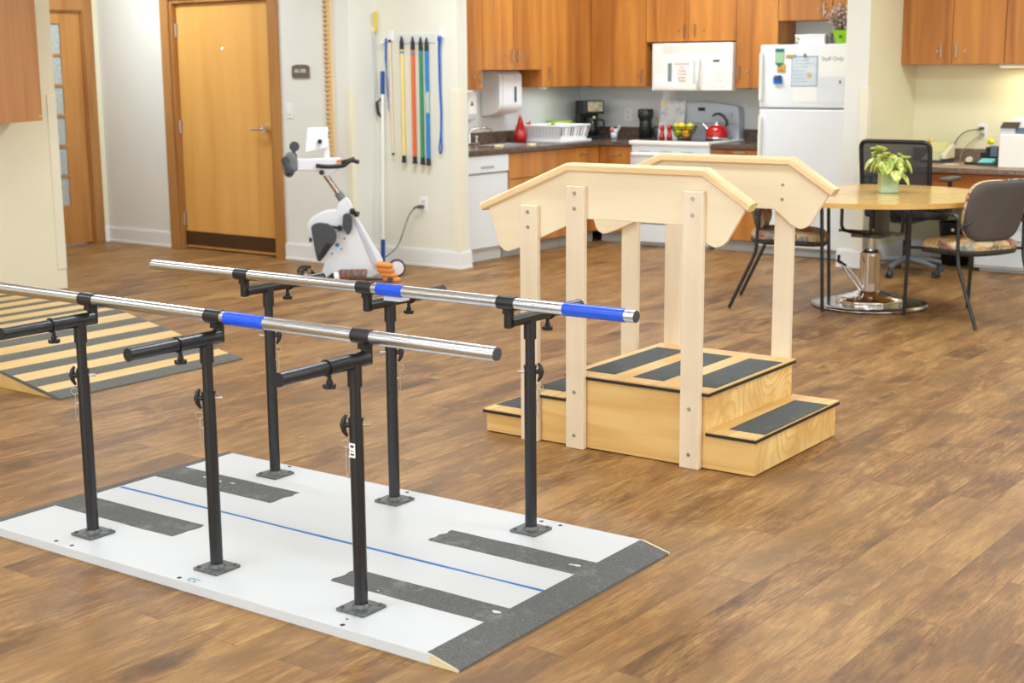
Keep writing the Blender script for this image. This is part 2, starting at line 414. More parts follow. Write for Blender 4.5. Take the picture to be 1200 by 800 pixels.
# baseboards
def bb(name, x0, x1, y0, y1, ax):
    m = MB(); m.box(x0, x1, y0, y1, 0, .125)
    if ax == 'y-': m.box(x0, x1, y0+.005, y1, .125, .137); m.box(x0, x1, y0-.006, y0, 0, .02)
    else: m.box(x0, x1-.005, y0, y1, .125, .137); m.box(x1, x1+.006, y0, y1, 0, .02)
    st(name, m, TRIM, bevel=.002)
bb('baseboard_north', XL+.014, -9.80, 8.186, 8.2, 'y-')
bb('baseboard_west', XL, XL+.014, 8.14, 8.2, 'x+')
bb('baseboard_door_right', -8.385, -7.63, 8.186, 8.2, 'y-')
bb('baseboard_jog', -7.63, -7.616, 8.186, 8.5, 'x+')
bb('baseboard_bands', -7.616, -6.796, 8.486, 8.5, 'y-')
bb('baseboard_bands_end', -6.81, -6.796, 8.5, 8.634, 'x+')
bb('baseboard_divider', -4.484, -4.271, 10.226, 10.24, 'y-')
bb('baseboard_divider_side', -4.285, -4.271, 10.24, 11.186, 'x+')
bb('baseboard_nook', -4.271, -3.2, 11.186, 11.2, 'y-')

# corner guards
def guard(name, label, segs):
    m = MB()
    for s_ in segs: m.box(*s_, .14, 1.365)
    tag(m.build(name, GUARD, bevel=.002), label, 'corner guard', 'ivory corner guards'); return m
guard('corner_guard', 'ivory corner guard on the wall edge behind the exercise bike', [(-7.675, -7.625, 8.194, 8.2), (-7.63, -7.624, 8.2, 8.25)])
guard('corner_guard', 'ivory corner guard at the wall end between the hanging exercise bars and the kitchen', [(-6.875, -6.804, 8.494, 8.5), (-6.81, -6.804, 8.5, 8.56)])
guard('corner_guard', 'ivory corner guard on the wall stub right of the refrigerator', [(-4.345, -4.279, 10.234, 10.24), (-4.285, -4.279, 10.24, 10.30)])
guard('corner_guard', 'ivory corner guard on the end of the cream wall below the wall cabinet', [(-8.57, -8.562, 6.125, 6.2)])

# main oak door
d = st('door_1', box(-9.655, -8.52, 8.245, 8.285, .012, 2.075), HONEY, bevel=.002)
m = MB(); m.box(-9.655, -8.52, 8.238, 8.245, .035, .155); k = st('kick_plate', m, mat('bronze_kick_plate', (92, 66, 46), .35, metal=.5), d)
m = MB(); m.cyl((-8.60, 8.245, 1.05), (-8.60, 8.20, 1.05), .027); m.cyl((-8.60, 8.20, 1.05), (-8.60, 8.19, 1.05), .012); m.tube(rounded([(-8.60, 8.2, 1.05), (-8.60, 8.185, 1.05), (-8.74, 8.185, 1.045)], .02), .010)
st('door_handle', m, CHROME, d); d.parent
m = MB(); m.cyl((-9.095, 8.245, 1.70), (-9.095, 8.238, 1.70), .014); st('peephole', m, WHITEPL, d)
for z in (1.86, 1.05, .26):
    m = MB(); m.box(-9.685, -9.64, 8.236, 8.246, z-.055, z+.055); m.cyl((-9.662, 8.234, z-.055), (-9.662, 8.234, z+.055), .008, n=10); st('hinge', m, NICKEL, d)
m = MB(); m.box(-8.53, -8.515, 8.238, 8.246, 1.0, 1.1); st('strike_plate', m, NICKEL, d)
m = MB()
for x0, x1 in ((-9.795, -9.69), (-8.485, -8.385)): m.box(x0, x1, 8.182, 8.2, 0, 2.20)
m.box(-9.69, -8.485, 8.182, 8.2, 2.11, 2.20)
m.box(-9.70, -9.66, 8.2, 8.30, 0, 2.11); m.box(-8.515, -8.475, 8.2, 8.30, 0, 2.11); m.box(-9.66, -8.515, 8.2, 8.30, 2.08, 2.11)
st('trim_1', m, FRAMEW, bevel=.003)

# glazed door in the west wall
d = MB()
x0, x1 = XL-.06, XL-.02
d.box(x0, x1, GY0+.03, GY0+.20, .01, 2.03); d.box(x0, x1, 7.82, GY1-.03, .01, 2.03)
d.box(x0, x1, GY0+.20, 7.82, 1.93, 2.03); d.box(x0, x1, GY0+.20, 7.82, .01, .36)
zs = [.36+i*(1.93-.36)/6 for i in range(7)]
d2 = st('door_2', d, GLASSDOORW, bevel=.003)
m = MB(); m.box(x0+.015, x1-.015, GY0+.20, 7.82, .36, 1.93); st('glass_pane', m, FROST, d2)
m = MB()
for z in zs[1:-1]: m.box(x0+.004, x1-.002, GY0+.20, 7.82, z-.011, z+.011)
m.box(x0+.004, x1-.002, 7.565, 7.585, .36, 1.93); st('muntin', m, GLASSDOORW, d2)
m = MB(); m.cyl((x1, 7.22, 1.0), (x1+.05, 7.22, 1.0), .012); m.tube([(x1+.05, 7.22, 1.0), (x1+.05, 7.33, 1.0)], .009); st('door_handle', m, NICKEL, d2)
m = MB(); m.box(XL, XL+.018, GY1-.02, GY1+.08, 0, 2.16); m.box(XL, XL+.018, GY0-.08, GY0+.02, 0, 2.16); m.box(XL, XL+.018, GY0+.02, GY1-.02, 2.045, 2.16)
m.box(XL-.12, XL, GY1-.03, GY1, 0, 2.06); m.box(XL-.12, XL, GY0, GY0+.03, 0, 2.06); m.box(XL-.12, XL, GY0+.03, GY1-.03, 2.03, 2.06)
st('trim_2', m, FRAMEW, bevel=.003)

# ceiling lights (lamps of the room)
DIFF = mat('light_diffuser', (250, 252, 255), .5, emit=5.5, var=0)
def ceiling_light(x, y, lab):
    t = thing('ceiling_light', lab, 'ceiling light', (x, y, CEIL), 0, 'recessed ceiling light panels')
    m = MB(); 
    for a in ((-.61, .61, -.31, -.27), (-.61, .61, .27, .31), (-.61, -.57, -.27, .27), (.57, .61, -.27, .27)): m.box(*a, -.012, 0)
    m.build('frame', TRIM, t); MB().box(-.57, .57, -.27, .27, -.006, 0).build('diffuser', DIFF, t)
    l = area('lamp', (x, y, CEIL-.03), (0, 0, 0), 1.1, .5, LAMP_W*(.58 if y < 2 else .75 if y < 5 else 1.15 if y < 8 else 1.2), (.81, .92, 1.0))
for i, x in enumerate((-9.5, -6.3, -3.4, -.6, 2.2)):
    for j, y in enumerate((-1.2, 1.6, 4.4, 7.3)):
        if x < -8.8 and y < 6.5: continue
        ceiling_light(x, y, 'flat white recessed ceiling light panel over the open floor')
ceiling_light(-5.9, 9.8, 'flat white ceiling light panel above the kitchen'); ceiling_light(-2.6, 9.6, 'flat white ceiling light panel above the desk')

# ------------------------------------------------------------------ small wall things
t = thing('room_sign', 'small brown arched room sign on the wall right of the oak door', 'sign', (-8.15, 8.2, 1.51))
pl = rpoly([(-.093, -.052), (.093, -.052), (.093, .04), (.05, .052), (-.05, .052), (-.093, .04)], .012)
m = MB(); m.prism(pl, lambda u, v, d_: (u, d_, v), -.012, 0); m.build('plate', mat('brown_sign_plate', (112, 98, 88), .5), t)
text('lettering', 'A0-300', .042, WHITEPL, t, (-8.15, 8.1865, 1.512), (R(90), 0, 0))
def switch_plate(name, lab, cat, x, y, z, ax='y', outlet=False):
    t = thing(name, lab, cat, (x, y, z))
    m = MB(); m.box(-.036, .036, -.006, 0, -.058, .058); m.build('plate', WHITEPL, t, bevel=.003)
    if outlet:
        m = MB()
        for s_ in (-.022, .022): m.box(-.017, .017, -.008, -.005, s_-.014, s_+.014)
        m.build('socket', mat('outlet_socket', (214, 214, 210), .4), t, bevel=.003)
    else: MB().box(-.016, .016, -.012, -.005, -.03, .03).build('rocker', WHITEPL, t, bevel=.003)
    if ax == 'x': t.rotation_euler = (0, 0, R(90))
    return t
switch_plate('light_switch', 'white rocker light switch between the oak door and the exercise bike', 'light switch', -8.29, 8.2, 1.20)
switch_plate('wall_outlet', 'white wall outlet below the hanging exercise bars', 'outlet', -7.165, 8.5, .485, outlet=True)
switch_plate('wall_outlet', 'white wall outlet on the kitchen back wall between the coffee maker and the black canister', 'outlet', -6.98, 11.2, 1.10, outlet=True)
switch_plate('wall_outlet', 'white wall outlet above the desk with two black plugs', 'outlet', -3.73, 11.2, 1.01, outlet=True)
m = MB(); m.cyl((-7.53, 8.5, 1.72), (-7.53, 8.46, 1.72), .012, n=12); m.ball((-7.53, 8.462, 1.72), .014)
m2 = m.build('wall_hook', WHITEPL); tag(m2, 'small round white wall hook above the long pole', 'hook')
# finger ladder
t = thing('finger_ladder', 'tall notched wooden finger ladder hanging on the wall behind the bike', 'finger ladder', (-7.835, 8.2, .80))
LADW = wood('finger_ladder_wood', (236, 204, 152), (214, 176, 118), 2, 1, .5, .6, 5)
MB().box(-.012, .03, -.018, 0, 0, 1.5).build('backboard', LADW, t, bevel=.002)
m = MB()
for i in range(42):
    z = .01+i*.0355
    m.prism([(0, z), (-.024, z+.020), (-.024, z+.031), (0, z+.028)], lambda u, v, d_: (d_, u, v), -.045, .012)
m.build('notched_rungs', LADW, t)

# hanging exercise bars
t = thing('bar_rack', 'clear plastic strip holding the coloured exercise bars at their tops', 'rack', (-7.21, 8.5, 1.76))
MB().box(-.19, .19, -.008, 0, -.045, .03).build('strip', mat('clear_acrylic', (228, 230, 224), .1, var=0), t, bevel=.003)
m = MB()
for x in (-.17, .17): m.cyl((x, -.009, .0), (x, 0, .0), .005, n=8)
m.build('screw', NICKEL, t)
def exbar(x, rgb, nm, btm, band, label_strip=False):
    t = thing('exercise_bar', '%s weighted exercise bar hanging %s' % (nm, band), 'exercise bar', (x, 8.475, btm), 0, 'coloured exercise bars')
    m = MB(); m.cyl((0, 0, .05), (0, 0, .87), .0145); m.build('bar', mat(nm+'_bar_vinyl', rgb, .5), t)
    m = MB(); m.cyl((0, 0, 0), (0, 0, .02), .021, .017); m.cyl((0, 0, .02), (0, 0, .055), .0155); m.build('bottom_cap', BLACKPL, t)
    m = MB(); m.cyl((0, 0, .865), (0, 0, .93), .0165, .015); m.cyl((0, 0, .93), (0, 0, .965), .012, .006); m.build('top_cap', BLACKPL, t)
    m = MB(); m.cyl((0, 0, .835), (0, 0, .85), .0152); m.build('band', mat('blue_bar_band', (60, 130, 190), .5), t)
    if label_strip:
        m = MB(); m.cyl((0, 0, .40), (0, 0, .56), .0152); m.build('label', mat('pale_label', (176, 196, 196), .5), t)
exbar(-7.336, (240, 216, 138), 'yellow', .805, 'leftmost of the coloured four')
exbar(-7.226, (232, 104, 52), 'orange', .80, 'between the yellow and green bars')
exbar(-7.147, (40, 146, 96), 'green', .795, 'between the orange and blue bars')
exbar(-7.088, (24, 124, 196), 'blue', .79, 'right of the green bar, with a pale label', True)
# wooden dowel + blue strap
t = thing('dowel_stick', 'thin pale wooden stick with black tips hanging left of the yellow bar', 'stick', (-7.455, 8.47, .86))
m = MB(); m.cyl((.012, 0, .015), (-.0, 0, .865), .0095, n=14); m.build('shaft', MAPLE, t)
m = MB(); m.cyl((.012, 0, 0), (.012, 0, .016), .011, n=12); m.cyl((0, 0, .865), (0, 0, .885), .011, n=12); m.build('tip', BLACKPL, t)
def hook(x, z, lab):
    m = MB(); m.box(x-.022, x+.022, 8.492, 8.5, z-.04, z+.04); m.tube(rounded([(x, 8.495, z-.02), (x, 8.46, z-.03), (x, 8.455, z+.005)], .012), .006, 8)
    tag(m.build('adhesive_hook', WHITEPL, bevel=.002), lab, 'hook')
hook(-7.462, 1.775, 'white wall hook above the thin pale wooden stick'); hook(-6.945, 1.785, 'white wall hook holding the long blue stretch strap')
BSTRAP = mat('blue_stretch_strap', (26, 96, 190), .55, var=.1)
m = MB(); m.tube([(-7.489, 8.468, 1.755), (-7.496, 8.468, 1.60), (-7.492, 8.47, 1.50), (-7.489, 8.474, 1.35), (-7.484, 8.478, 1.2)], [.012, .013, .005, .008, .003], 8, flat=.4)
tag(m.build('blue_strap', BSTRAP), 'short blue strap hanging left beside the thin wooden stick', 'strap')
m = MB()
pts = [(-6.951, 8.462, 1.765), (-6.962, 8.465, 1.68), (-6.965, 8.472, 1.4), (-6.955, 8.474, 1.2), (-6.962, 8.474, 1.02), (-6.978, 8.472, .92), (-6.966, 8.47, .875), (-6.950, 8.472, .915), (-6.957, 8.474, 1.02), (-6.951, 8.476, 1.2), (-6.958, 8.474, 1.4), (-6.953, 8.468, 1.68), (-6.938, 8.462, 1.74)]
m.tube(rounded(pts, .04, 3), .006, 8); m.ball((-6.949, 8.462, 1.742), .02, sz=1.6, sy=.4)
tag(m.build('stretch_strap', BSTRAP), 'long looped blue stretch strap hanging right of the blue bar', 'strap')
# long pole
t = thing('window_pole', 'long white pole with blue ends leaning on the wall beside the bike', 'pole', (-7.50, 8.39, 0))
m = MB(); m.cyl((0, 0, .20), (-.03, .07, 1.33), .013); m.build('shaft', WHITEPL, t)
m = MB(); m.cyl((0.005, -.012, .0), (0, 0, .20), .0165); m.build('grip', mat('navy_grip', (24, 70, 150), .5), t)
m = MB(); m.cyl((-.03, .07, 1.33), (-.034, .08, 1.50), .016); m.ball((-.034, .08, 1.50), .016, sz=.6); m.build('top_handle', mat('navy_grip', (24, 70, 150), .5), t)
# reacher grabber
t = thing('reacher', 'slim grey reacher grabber with a yellow tip hanging left of the pole', 'reaching tool', (-7.62, 8.47, 1.15))
m = MB(); m.cyl((.02, 0, .1), (.0, .0, .70), .007, n=10); m.build('shaft', mat('aluminium', (190, 194, 196), .3, metal=.8), t)
m = MB(); m.tube(rounded([(.0, 0, .68), (-.03, 0, .72), (-.025, 0, .78), (.0, 0, .80)], .02), .005, 8); m.box(-.004, .02, -.01, .01, .66, .7); m.build('jaw', WHITEPL, t)
m = MB(); m.box(.012, .03, -.012, .012, .66, .81); m.build('yellow_tip', mat('yellow_plastic', (232, 200, 60), .5), t, bevel=.004)
m = MB(); m.tube(rounded([(.02, 0, .12), (.03, 0, .03), (.07, 0, .0)], .02), .012, 10); m.tube(rounded([(.02, 0, .12), (.05, 0, .13), (.06, 0, .15)], .01), .006, 8); m.build('pistol_grip', BLACKPL, t)
# power cable and plug
m = MB(); m.box(-7.19, -7.155, 8.455, 8.494, .455, .48); m.cyl((-7.19, 8.46, .468), (-7.225, 8.45, .455), .009, n=10)
m.tube(rounded([(-7.22, 8.452, .457), (-7.27, 8.44, .40), (-7.30, 8.41, .28), (-7.335, 8.38, .15), (-7.42, 8.3, .06), (-7.45, 8.1, .012), (-7.2, 7.98, .008), (-7.05, 7.9, .02)], .06, 4), .0045, 8)
tag(m.build('power_cable', mat('grey_cable', (88, 88, 84), .5)), 'thin grey power cable running from the wall outlet to the bike', 'cable')

# wall cabinet on the left wall
t = thing('wall_cabinet', 'reddish brown wall cabinet at the left edge with a small yellow sticker', 'wall cabinet', (-8.57, 5.85, 1.20))
# body against the wall, its door hinged at the far edge standing ajar
MB().box(0, .30, -1.0, 0, 0, .9).build('body', WALLCABW, t, bevel=.002)
dr_ = MB(); dr_.box(0, .02, -.60, 0, 0, .9); dd = dr_.build('door', WALLCABW, t, bevel=.002); dd.location = (.30, 0, 0); dd.rotation_euler = (0, 0, R(28))
sk = MB(); sk.box(.0202, .0212, -.05, -.008, .022, .036); s2 = sk.build('yellow_sticker', mat('yellow_sticker', (220, 184, 60), .5), dd)
MB().box(0, .02, -1.0, -.61, 0, .9).build('door', WALLCABW, t, bevel=.002).location = (.30, 0, 0)

# ------------------------------------------------------------------ parallel bars
P = thing('parallel_bars', 'parallel walking bars on a white floor platform with black grip strips', 'parallel bars', (-2.148, 2.648, 0), .01746)
L, W_, T, BV = 2.082, 1.098, .028, .092
fm = lambda u, v, d_: (-u, d_, v)
m = MB(); m.prism([(BV, 0), (L-BV, 0), (L-BV, T), (BV, T)], fm, 0, W_)
plat = m.build('platform', WHITEBOARD, P)
m = MB()
m.prism([(0, 0), (0, .005), (BV, T), (BV, 0)], fm, 0, W_); m.build('bevel_edge', mat('raw_wood_edge', (214, 196, 160), .7, var=.1), P)
m = MB(); m.prism([(L, 0), (L, .005), (L-BV, T), (L-BV, 0)], fm, 0, W_); m.build('bevel_edge', mat('raw_wood_edge', (214, 196, 160), .7), P)
def jag(a0, a1, b0, b1, z=T, seed=0, h=.0016, j=.008, j0=True, j1=True):
    rnd = random.Random(seed); poly = []
    n = 9
    for i in range(n+1): poly.append((-(a0+(a1-a0)*i/n), b0+rnd.uniform(0, .0035)))
    if j1: poly += [(-(a1+rnd.uniform(-j, j)), b0+(b1-b0)*q) for q in (.15, .3, .5, .7, .85)]
    for i in range(n+1): poly.append((-(a1+(a0-a1)*i/n), b1-rnd.uniform(0, .0035)))
    if j0: poly += [(-(a0+rnd.uniform(-j, j)), b1+(b0-b1)*q) for q in (.15, .3, .5, .7, .85)]
    mm = MB(); mm.prism(poly, lambda u, v, d_: (u, v, d_), z, z+h); return mm
for i, (a0, a1, b0, b1) in enumerate([(.094, .672, .253, .375), (.094, .665, .706, .830), (1.379, 1.985, .262, .404), (1.376, 1.985, .706, .856)]):
    jag(a0, a1, b0, b1, seed=i, j0=(i > 1), j1=(i < 2)).build('grip_strip', BLACKGRIT, P)
# grip tape over both sloped ends
m = MB(); m.prism([(-.0015, .0), (-.0015, .0065), (BV, T+.0015), (BV+.012, T+.0016), (BV+.012, T), (BV, T-.001)], fm, .006, W_-.012); m.build('end_grip_strip', BLACKGRIT, P)
m = MB(); m.prism([(L-.003, .0), (L-.003, .006), (L-BV, T+.0015), (L-BV-.012, T+.0016), (L-BV-.012, T), (L-BV, T-.001)], fm, .0, W_-.0); m.build('end_grip_strip', BLACKGRIT, P)
jag(.098, 1.968, .534, .548, seed=8, h=.0012, j=.004).build('blue_tape_line', BLUETAPE, P)
m = MB()
for a, b in [(1.655, .024), (1.576, .024), (1.064, .018), (.412, .02), (1.649, 1.084), (1.061, 1.077), (.475, 1.073), (.399, 1.072), (.43, .028+.03)]:
    m.cyl((-a, b, T), (-a, b, T+.0006), .0075 if a != .43 else .004, n=12)
m.build('screw_hole', mat('dark_hole', (48, 46, 44), .8), P)
m = MB()
for dx in (0, .022): m.tube([(-.997-dx+.012*cos(q), .026+.010*sin(q), T+.0008) for q in [R(60+i*30) for i in range(9)]], .0012, 6)
m.build('pen_mark', mat('teal_pen', (70, 140, 160), .6), P)
m = MB()
rnd = random.Random(4)
for (a, b, s_) in [(1.80, .80, .02), (1.74, .79, .03), (1.66, .80, .012), (.16, .77, .012), (.14, .775, .02), (.12, .33, .02), (.06, .15, .006), (.5, .27, .006), (.05, .35, .008)]:
    zz = T+.0017 if a > .1 else T+.0017-(.1-a)*.25
    m.prism([(-(a+s_*cos(q)*rnd.uniform(.6, 1.2)), b+s_*.35*sin(q)*rnd.uniform(.6, 1.2)) for q in [i*pi/4 for i in range(8)]], lambda u, v, d_: (u, v, d_), zz, zz+.0004)
m.build('worn_patch', mat('bare_white_patch', (214, 214, 208), .7), P)
# posts
A_ = [.4473, 1.0297, 1.6121]
def post(sgn):
    """upright in local coordinates; sgn=-1: cross tube points toward -b, clamp on +b"""
    m = MB(); m.cyl((0, 0, T+.008), (0, 0, .578), .0195, n=24); up = m.build('upright', BLACKP, P)
    m = MB(); m.box(-.05, .05, -.05, .05, T, T+.009); m.cyl((0, 0, T+.009), (0, 0, T+.018), .027, .021, n=20)
    for x in (-.038, .038):
        for y in (-.038, .038): m.cyl((x, y, T+.009), (x, y, T+.013), .006, n=8)
    m.build('base_plate', PLATESTEEL, up, bevel=.0015)
    m = MB(); m.cyl((0, 0, .575), (0, 0, .672), .0158, n=24); m.build('inner_tube', BLACKP, up)
    m = MB()
    for i in range(2): m.cyl((-.0160*1.0, 0, .60+i*.035), (-.0162, 0, .60+i*.035), .004, n=8); m.cyl((.0, -.0155, .60+i*.035), (0, -.0165, .60+i*.035), .004, n=8)
    m.build('adjustment_hole', mat('dark_hole', (48, 46, 44), .8), up)
    m = MB(); m.cyl((0, 0, .668), (0, 0, .735), .0205, n=24); m.build('top_sleeve', BLACKP, up)
    m = MB(); m.cyl((0, 0, .572), (0, 0, .582), .0212, n=24); m.build('collar', BLACKP, up)
    # cross tube
    e0 = sgn*.285; ein = .046 if sgn < 0 else .108
    m = MB(); m.cyl((0, sgn*.10, .738), (0, e0, .738), .0190, n=22); m.build('cross_tube', BLACKP, up)
    m = MB(); m.cyl((0, sgn*.108, .738), (0, -sgn*(ein+.004), .738), .0215 if sgn < 0 else .0185, n=22); m.cyl((0, sgn*.106, .738), (0, sgn*.112, .738), .0235, n=22)
    m.build('tee_sleeve', BLACKP, up)
    m = MB(); m.cyl((0, e0, .738), (0, e0+sgn*.004, .738), .0195, n=22); m.build('end_cap', BLACKPL, up)
    m = MB(); m.box(-.0125, .0125, min(-sgn*(ein-.008), -sgn*(ein+.020)), max(-sgn*(ein-.008), -sgn*(ein+.020)), .718, .80); m.build('clamp_arm', BLACKP, up, bevel=.006, seg=3)
    # locking knob under the sleeve
    m = MB(); m.cyl((0, sgn*.10, .718), (0, sgn*.10, .700), .006, n=10); m.cyl((0, sgn*.10, .703), (0, sgn*.10, .692), .009, n=12)
    for i in range(5):
        q = 2*pi*i/5; m.cyl((.010*cos(q), sgn*.10+.010*sin(q), .692), (.010*cos(q), sgn*.10+.010*sin(q), .681), .0085, n=10)
    m.build('locking_knob', BLACKPL, up)
    # pull pin with T handle
    hx = -.03*1.0
    m = MB(); m.cyl((-.018, 0, .56), (.036, 0, .56), .004, n=10); m.ball((.036, 0, .56), .005, n=8); m.build('pin', NICKEL, up)
    m = MB(); m.cyl((-.018, 0, .56), (-.030, 0, .56), .008, n=12)
    m.tube([(-.026, 0, .588), (-.033, 0, .576), (-.036, 0, .56), (-.033, 0, .543), (-.025, 0, .528)], [.004, .007, .009, .007, .004], 10); m.build('pin_handle', BLACKPL, up)
    m = MB(); m.tube([(-.030+.011*cos(q), 0, .507+.011*sin(q)) for q in [2*pi*i/14 for i in range(14)]], .0013, 6, closed=True)
    pts = [(-.029, 0, .497), (-.030, 0, .43), (-.026, 0, .405), (-.021, 0, .43), (-.020, 0, .468)]
    pr = rounded(pts, .01, 3)
    for a, b in zip(pr[:-1], pr[1:]):
        n_ = max(1, int((b-a).length/.0055))
        for i in range(n_): m.ball(a+(b-a)*(i/n_), .0021, n=6)
    m.cyl((-.018, 0, .468), (-.023, 0, .468), .005, n=8)
    m.build('pin_chain', NICKEL, up)
    return up
near = post(-1); far = post(1)
near.location = (-A_[0], .137, 0); far.location = (-A_[0], .971, 0)
for a in A_[1:]:
    c = dup_tree(near, P); c.location = (-a, .137, 0)
    c = dup_tree(far, P); c.location = (-a, .971, 0)
for o in [c for c in P.children if c.name.startswith('upright')]:   # far side pins face the other way
    if o.location.y > .5:
        for c in kids(o):
            if c.name.startswith('pin'): c.rotation_euler = (0, 0, R(217))
m = MB(); m.box(-.008, .012, -.0212, -.0198, .472, .512); lb = m.build('label', [PAPER], near); 
m = MB(); m.box(-.004, .008, -.0217, -.0212, .500, .507); m.box(-.003, .007, -.0217, -.0212, .489, .492); m.box(-.004, .009, -.0217, -.0212, .478, .483); m.build('label_print', BLACKPL, near)
for o in [c for c in P.children if c.name.startswith('upright')]:
    if o.location.y < .5:
        for c in kids(o):
            if c.name.startswith('pin'): c.rotation_euler = (0, 0, R(37))
# clamps & bars (z .80)
for b, a0, a1, wraps, nm in ((.176, -.003, 2.16, [(.985-.165, .985-.005)], 'n'), (.850, -.014, 2.088, [(.020, .235), (.865, .975)], 'f')):
    m = MB(); m.cyl((-a0, b, .80), (-a1, b, .80), .0190, n=28); bar = m.build('walking_bar', STEEL, P)
    for a in A_:
        m = MB(); m.cyl((-(a-.032), b, .80), (-(a+.032), b, .80), .0218, n=28); m.box(-a-.0125, -a+.0125, b-.01, b+.01, .765, .79); m.build('bar_clamp', BLACKP, bar)
    for (w0, w1) in wraps:
        m = MB(); n_ = 14
        pts = [(-(w0+(w1-w0)*i/n_), b, .80) for i in range(n_+1)]
        m.tube(pts, [.0202+(.0006 if i % 2 else 0) for i in range(n_+1)], 24); m.build('blue_wrap', BLUEWRAP, bar)
    for a, s_ in ((a0, 1), (a1, -1)):
        m = MB(); m.cyl((-a, b, .80), (-a+s_*.004, b, .80), .0175, .0165, n=24); m.build('end_plug', DKGREYPL, bar)
m = MB(); m.box(-.96, -.885, .855, .905, .762, .7775)
m.build('white_tape', mat('white_cloth_tape', (222, 226, 232), .7), P, bevel=.004)

# ------------------------------------------------------------------ training stairs
S = thing('training_stairs', 'wooden training stairs with black grip treads and pale maple handrails', 'training stairs', (-2.346, 4.669, 0), .0112)
SW = .75; NT_ = .012
def stepbox(a0, a1, h, name):
    m = MB(); m.box(-a1, -a0, 0, SW, 0.004, h-.018); return m.build(name, OAK, S, bevel=.001)
b1 = stepbox(0, .2, .152, 'low_step_box'); b2 = stepbox(.2, .83, .305, 'platform_box'); b3 = stepbox(.83, 1.04, .203, 'middle_step_box'); b4 = stepbox(1.04, 1.25, .102, 'low_step_box')
def tread(a0, a1, h, name, ex0=NT_, ex1=0, pads=()):
    m = MB(); m.box(-a1-ex1+.002, -a0+ex0-.002, -NT_+.002, SW+NT_-.002, h-.006, h); t_ = m.build(name, OAKY, S)
    m = MB(); m.box(-a1-ex1, -a0+ex0, -NT_, SW+NT_, h-.018, h-.0062); m.build('rubber_edge', RUBBER, t_)
    for p0, p1 in pads:
        m = MB(); m.box(-p1, -p0, .068, .655, h, h+.0018); m.build('grip_pad', DARKGRIT, t_)
tread(0, .2, .152, 'tread', pads=[(-.010, .140)])
tread(.2, .83, .305, 'platform_top', NT_, NT_, pads=[(.200, .352), (.432, .570), (.655, .800)])
tread(.842, 1.04, .203, 'tread', 0, NT_, pads=[(.90, 1.045)])
tread(1.052, 1.25, .102, 'tread', 0, NT_, pads=[(1.10, 1.25)])
m = MB(); m.box(-.004, .001, .004, .0165, .004, .134); m.build('corner_bead', OAKY, S)
BOLT = NICKEL
board = [(1.225, .952), (1.172, .795), (1.137, .775), (1.077, .795), (.846, .897), (.765, .932), (.295, .932), (.219, .872), (.178, .852), (.138, .870), (.056, 1.005), (.245, 1.128), (.812, 1.128)]
rad = [.005, .03, .03, .01, .01, .01, .01, .01, .03, .03, .005, .005, .005]
board = rpoly(board, rad)
def side(far_):
    y0, y1 = (.0, .019) if not far_ else (SW-.019, SW)
    if True:
        yy0, yy1 = ((-.004, .014) if not far_ else (SW-.014, SW+.004))
    m = MB(); m.prism(board, lambda u, v, d_: (-u, d_, v), yy0, yy1); bd = m.build('rail_board', MAPLEH, S, bevel=.0025)
    yc = (yy0+yy1)/2
    # handrail cap: rounded rectangle swept along three runs
    prof = [(-.030, -.012), (-.022, -.017), (.022, -.017), (.030, -.012), (.030, .008), (.022, .016), (-.022, .016), (-.030, .008)]
    path = [(1.252, .958), (.830, 1.133), (.224, 1.133), (.032, 1.012)]
    vs = []; n_ = len(prof)
    for i, (u, z) in enumerate(path):
        if i == 0: d0 = Vector((path[1][0]-u, path[1][1]-z)).normalized(); nrm = Vector((-d0.y, d0.x)); sc_ = 1
        elif i == 3: d0 = Vector((u-path[2][0], z-path[2][1])).normalized(); nrm = Vector((-d0.y, d0.x)); sc_ = 1
        else:
            d0 = Vector((u-path[i-1][0], z-path[i-1][1])).normalized(); d1 = Vector((path[i+1][0]-u, path[i+1][1]-z)).normalized()
            nn = (Vector((-d0.y, d0.x))+Vector((-d1.y, d1.x))).normalized(); sc_ = 1/nn.dot(Vector((-d0.y, d0.x))); nrm = nn
        if nrm.y < 0: nrm = -nrm
        for (p, q) in prof: vs.append((-(u+nrm.x*q*sc_), yc+p, z+nrm.y*q*sc_))
    fs = [tuple(range(n_)), tuple(range(3*n_, 4*n_))[::-1]]
    for i in range(3):
        for j in range(n_): fs.append((i*n_+j, i*n_+(j+1) % n_, (i+1)*n_+(j+1) % n_, (i+1)*n_+j))
    m = MB(); m._add(vs, fs); m.build('handrail', MAPLERAIL, S, bevel=.0015)
    py0, py1 = ((-.032, -.004) if not far_ else (SW+.004, SW+.032))
    outer = py0 if not far_ else py1; sg = -1 if not far_ else 1
    inner = yy1 if not far_ else yy0
    for a0, a1, zt in ((.218, .302, 1.063), (.742, .826, 1.061), (.966, 1.050, .976)):
        if far_ and a0 > .2 and a0 < .3: pass
        pz0 = .0
        m = MB(); m.box(-a1, -a0, py0, py1, pz0, zt); ps = m.build('post', MAPLE, S, bevel=.004)
        ac = (a0+a1)/2
        zs_ = [zt-.028, zt-.088, .235 if a0 < .9 else .12, .056]
        m = MB()
        for z in zs_:
            m.cyl((-ac, outer, z), (-ac, outer+sg*.004, z), .0085, .007, n=12)
        for z in zs_[:2]: m.cyl((-ac, inner, z), (-ac, inner-sg*.003, z), .006, n=10)
        m.build('bolt', BOLT, ps)
        if a0 > .9: # spacer touching the low step
            pass
side(False); side(True)

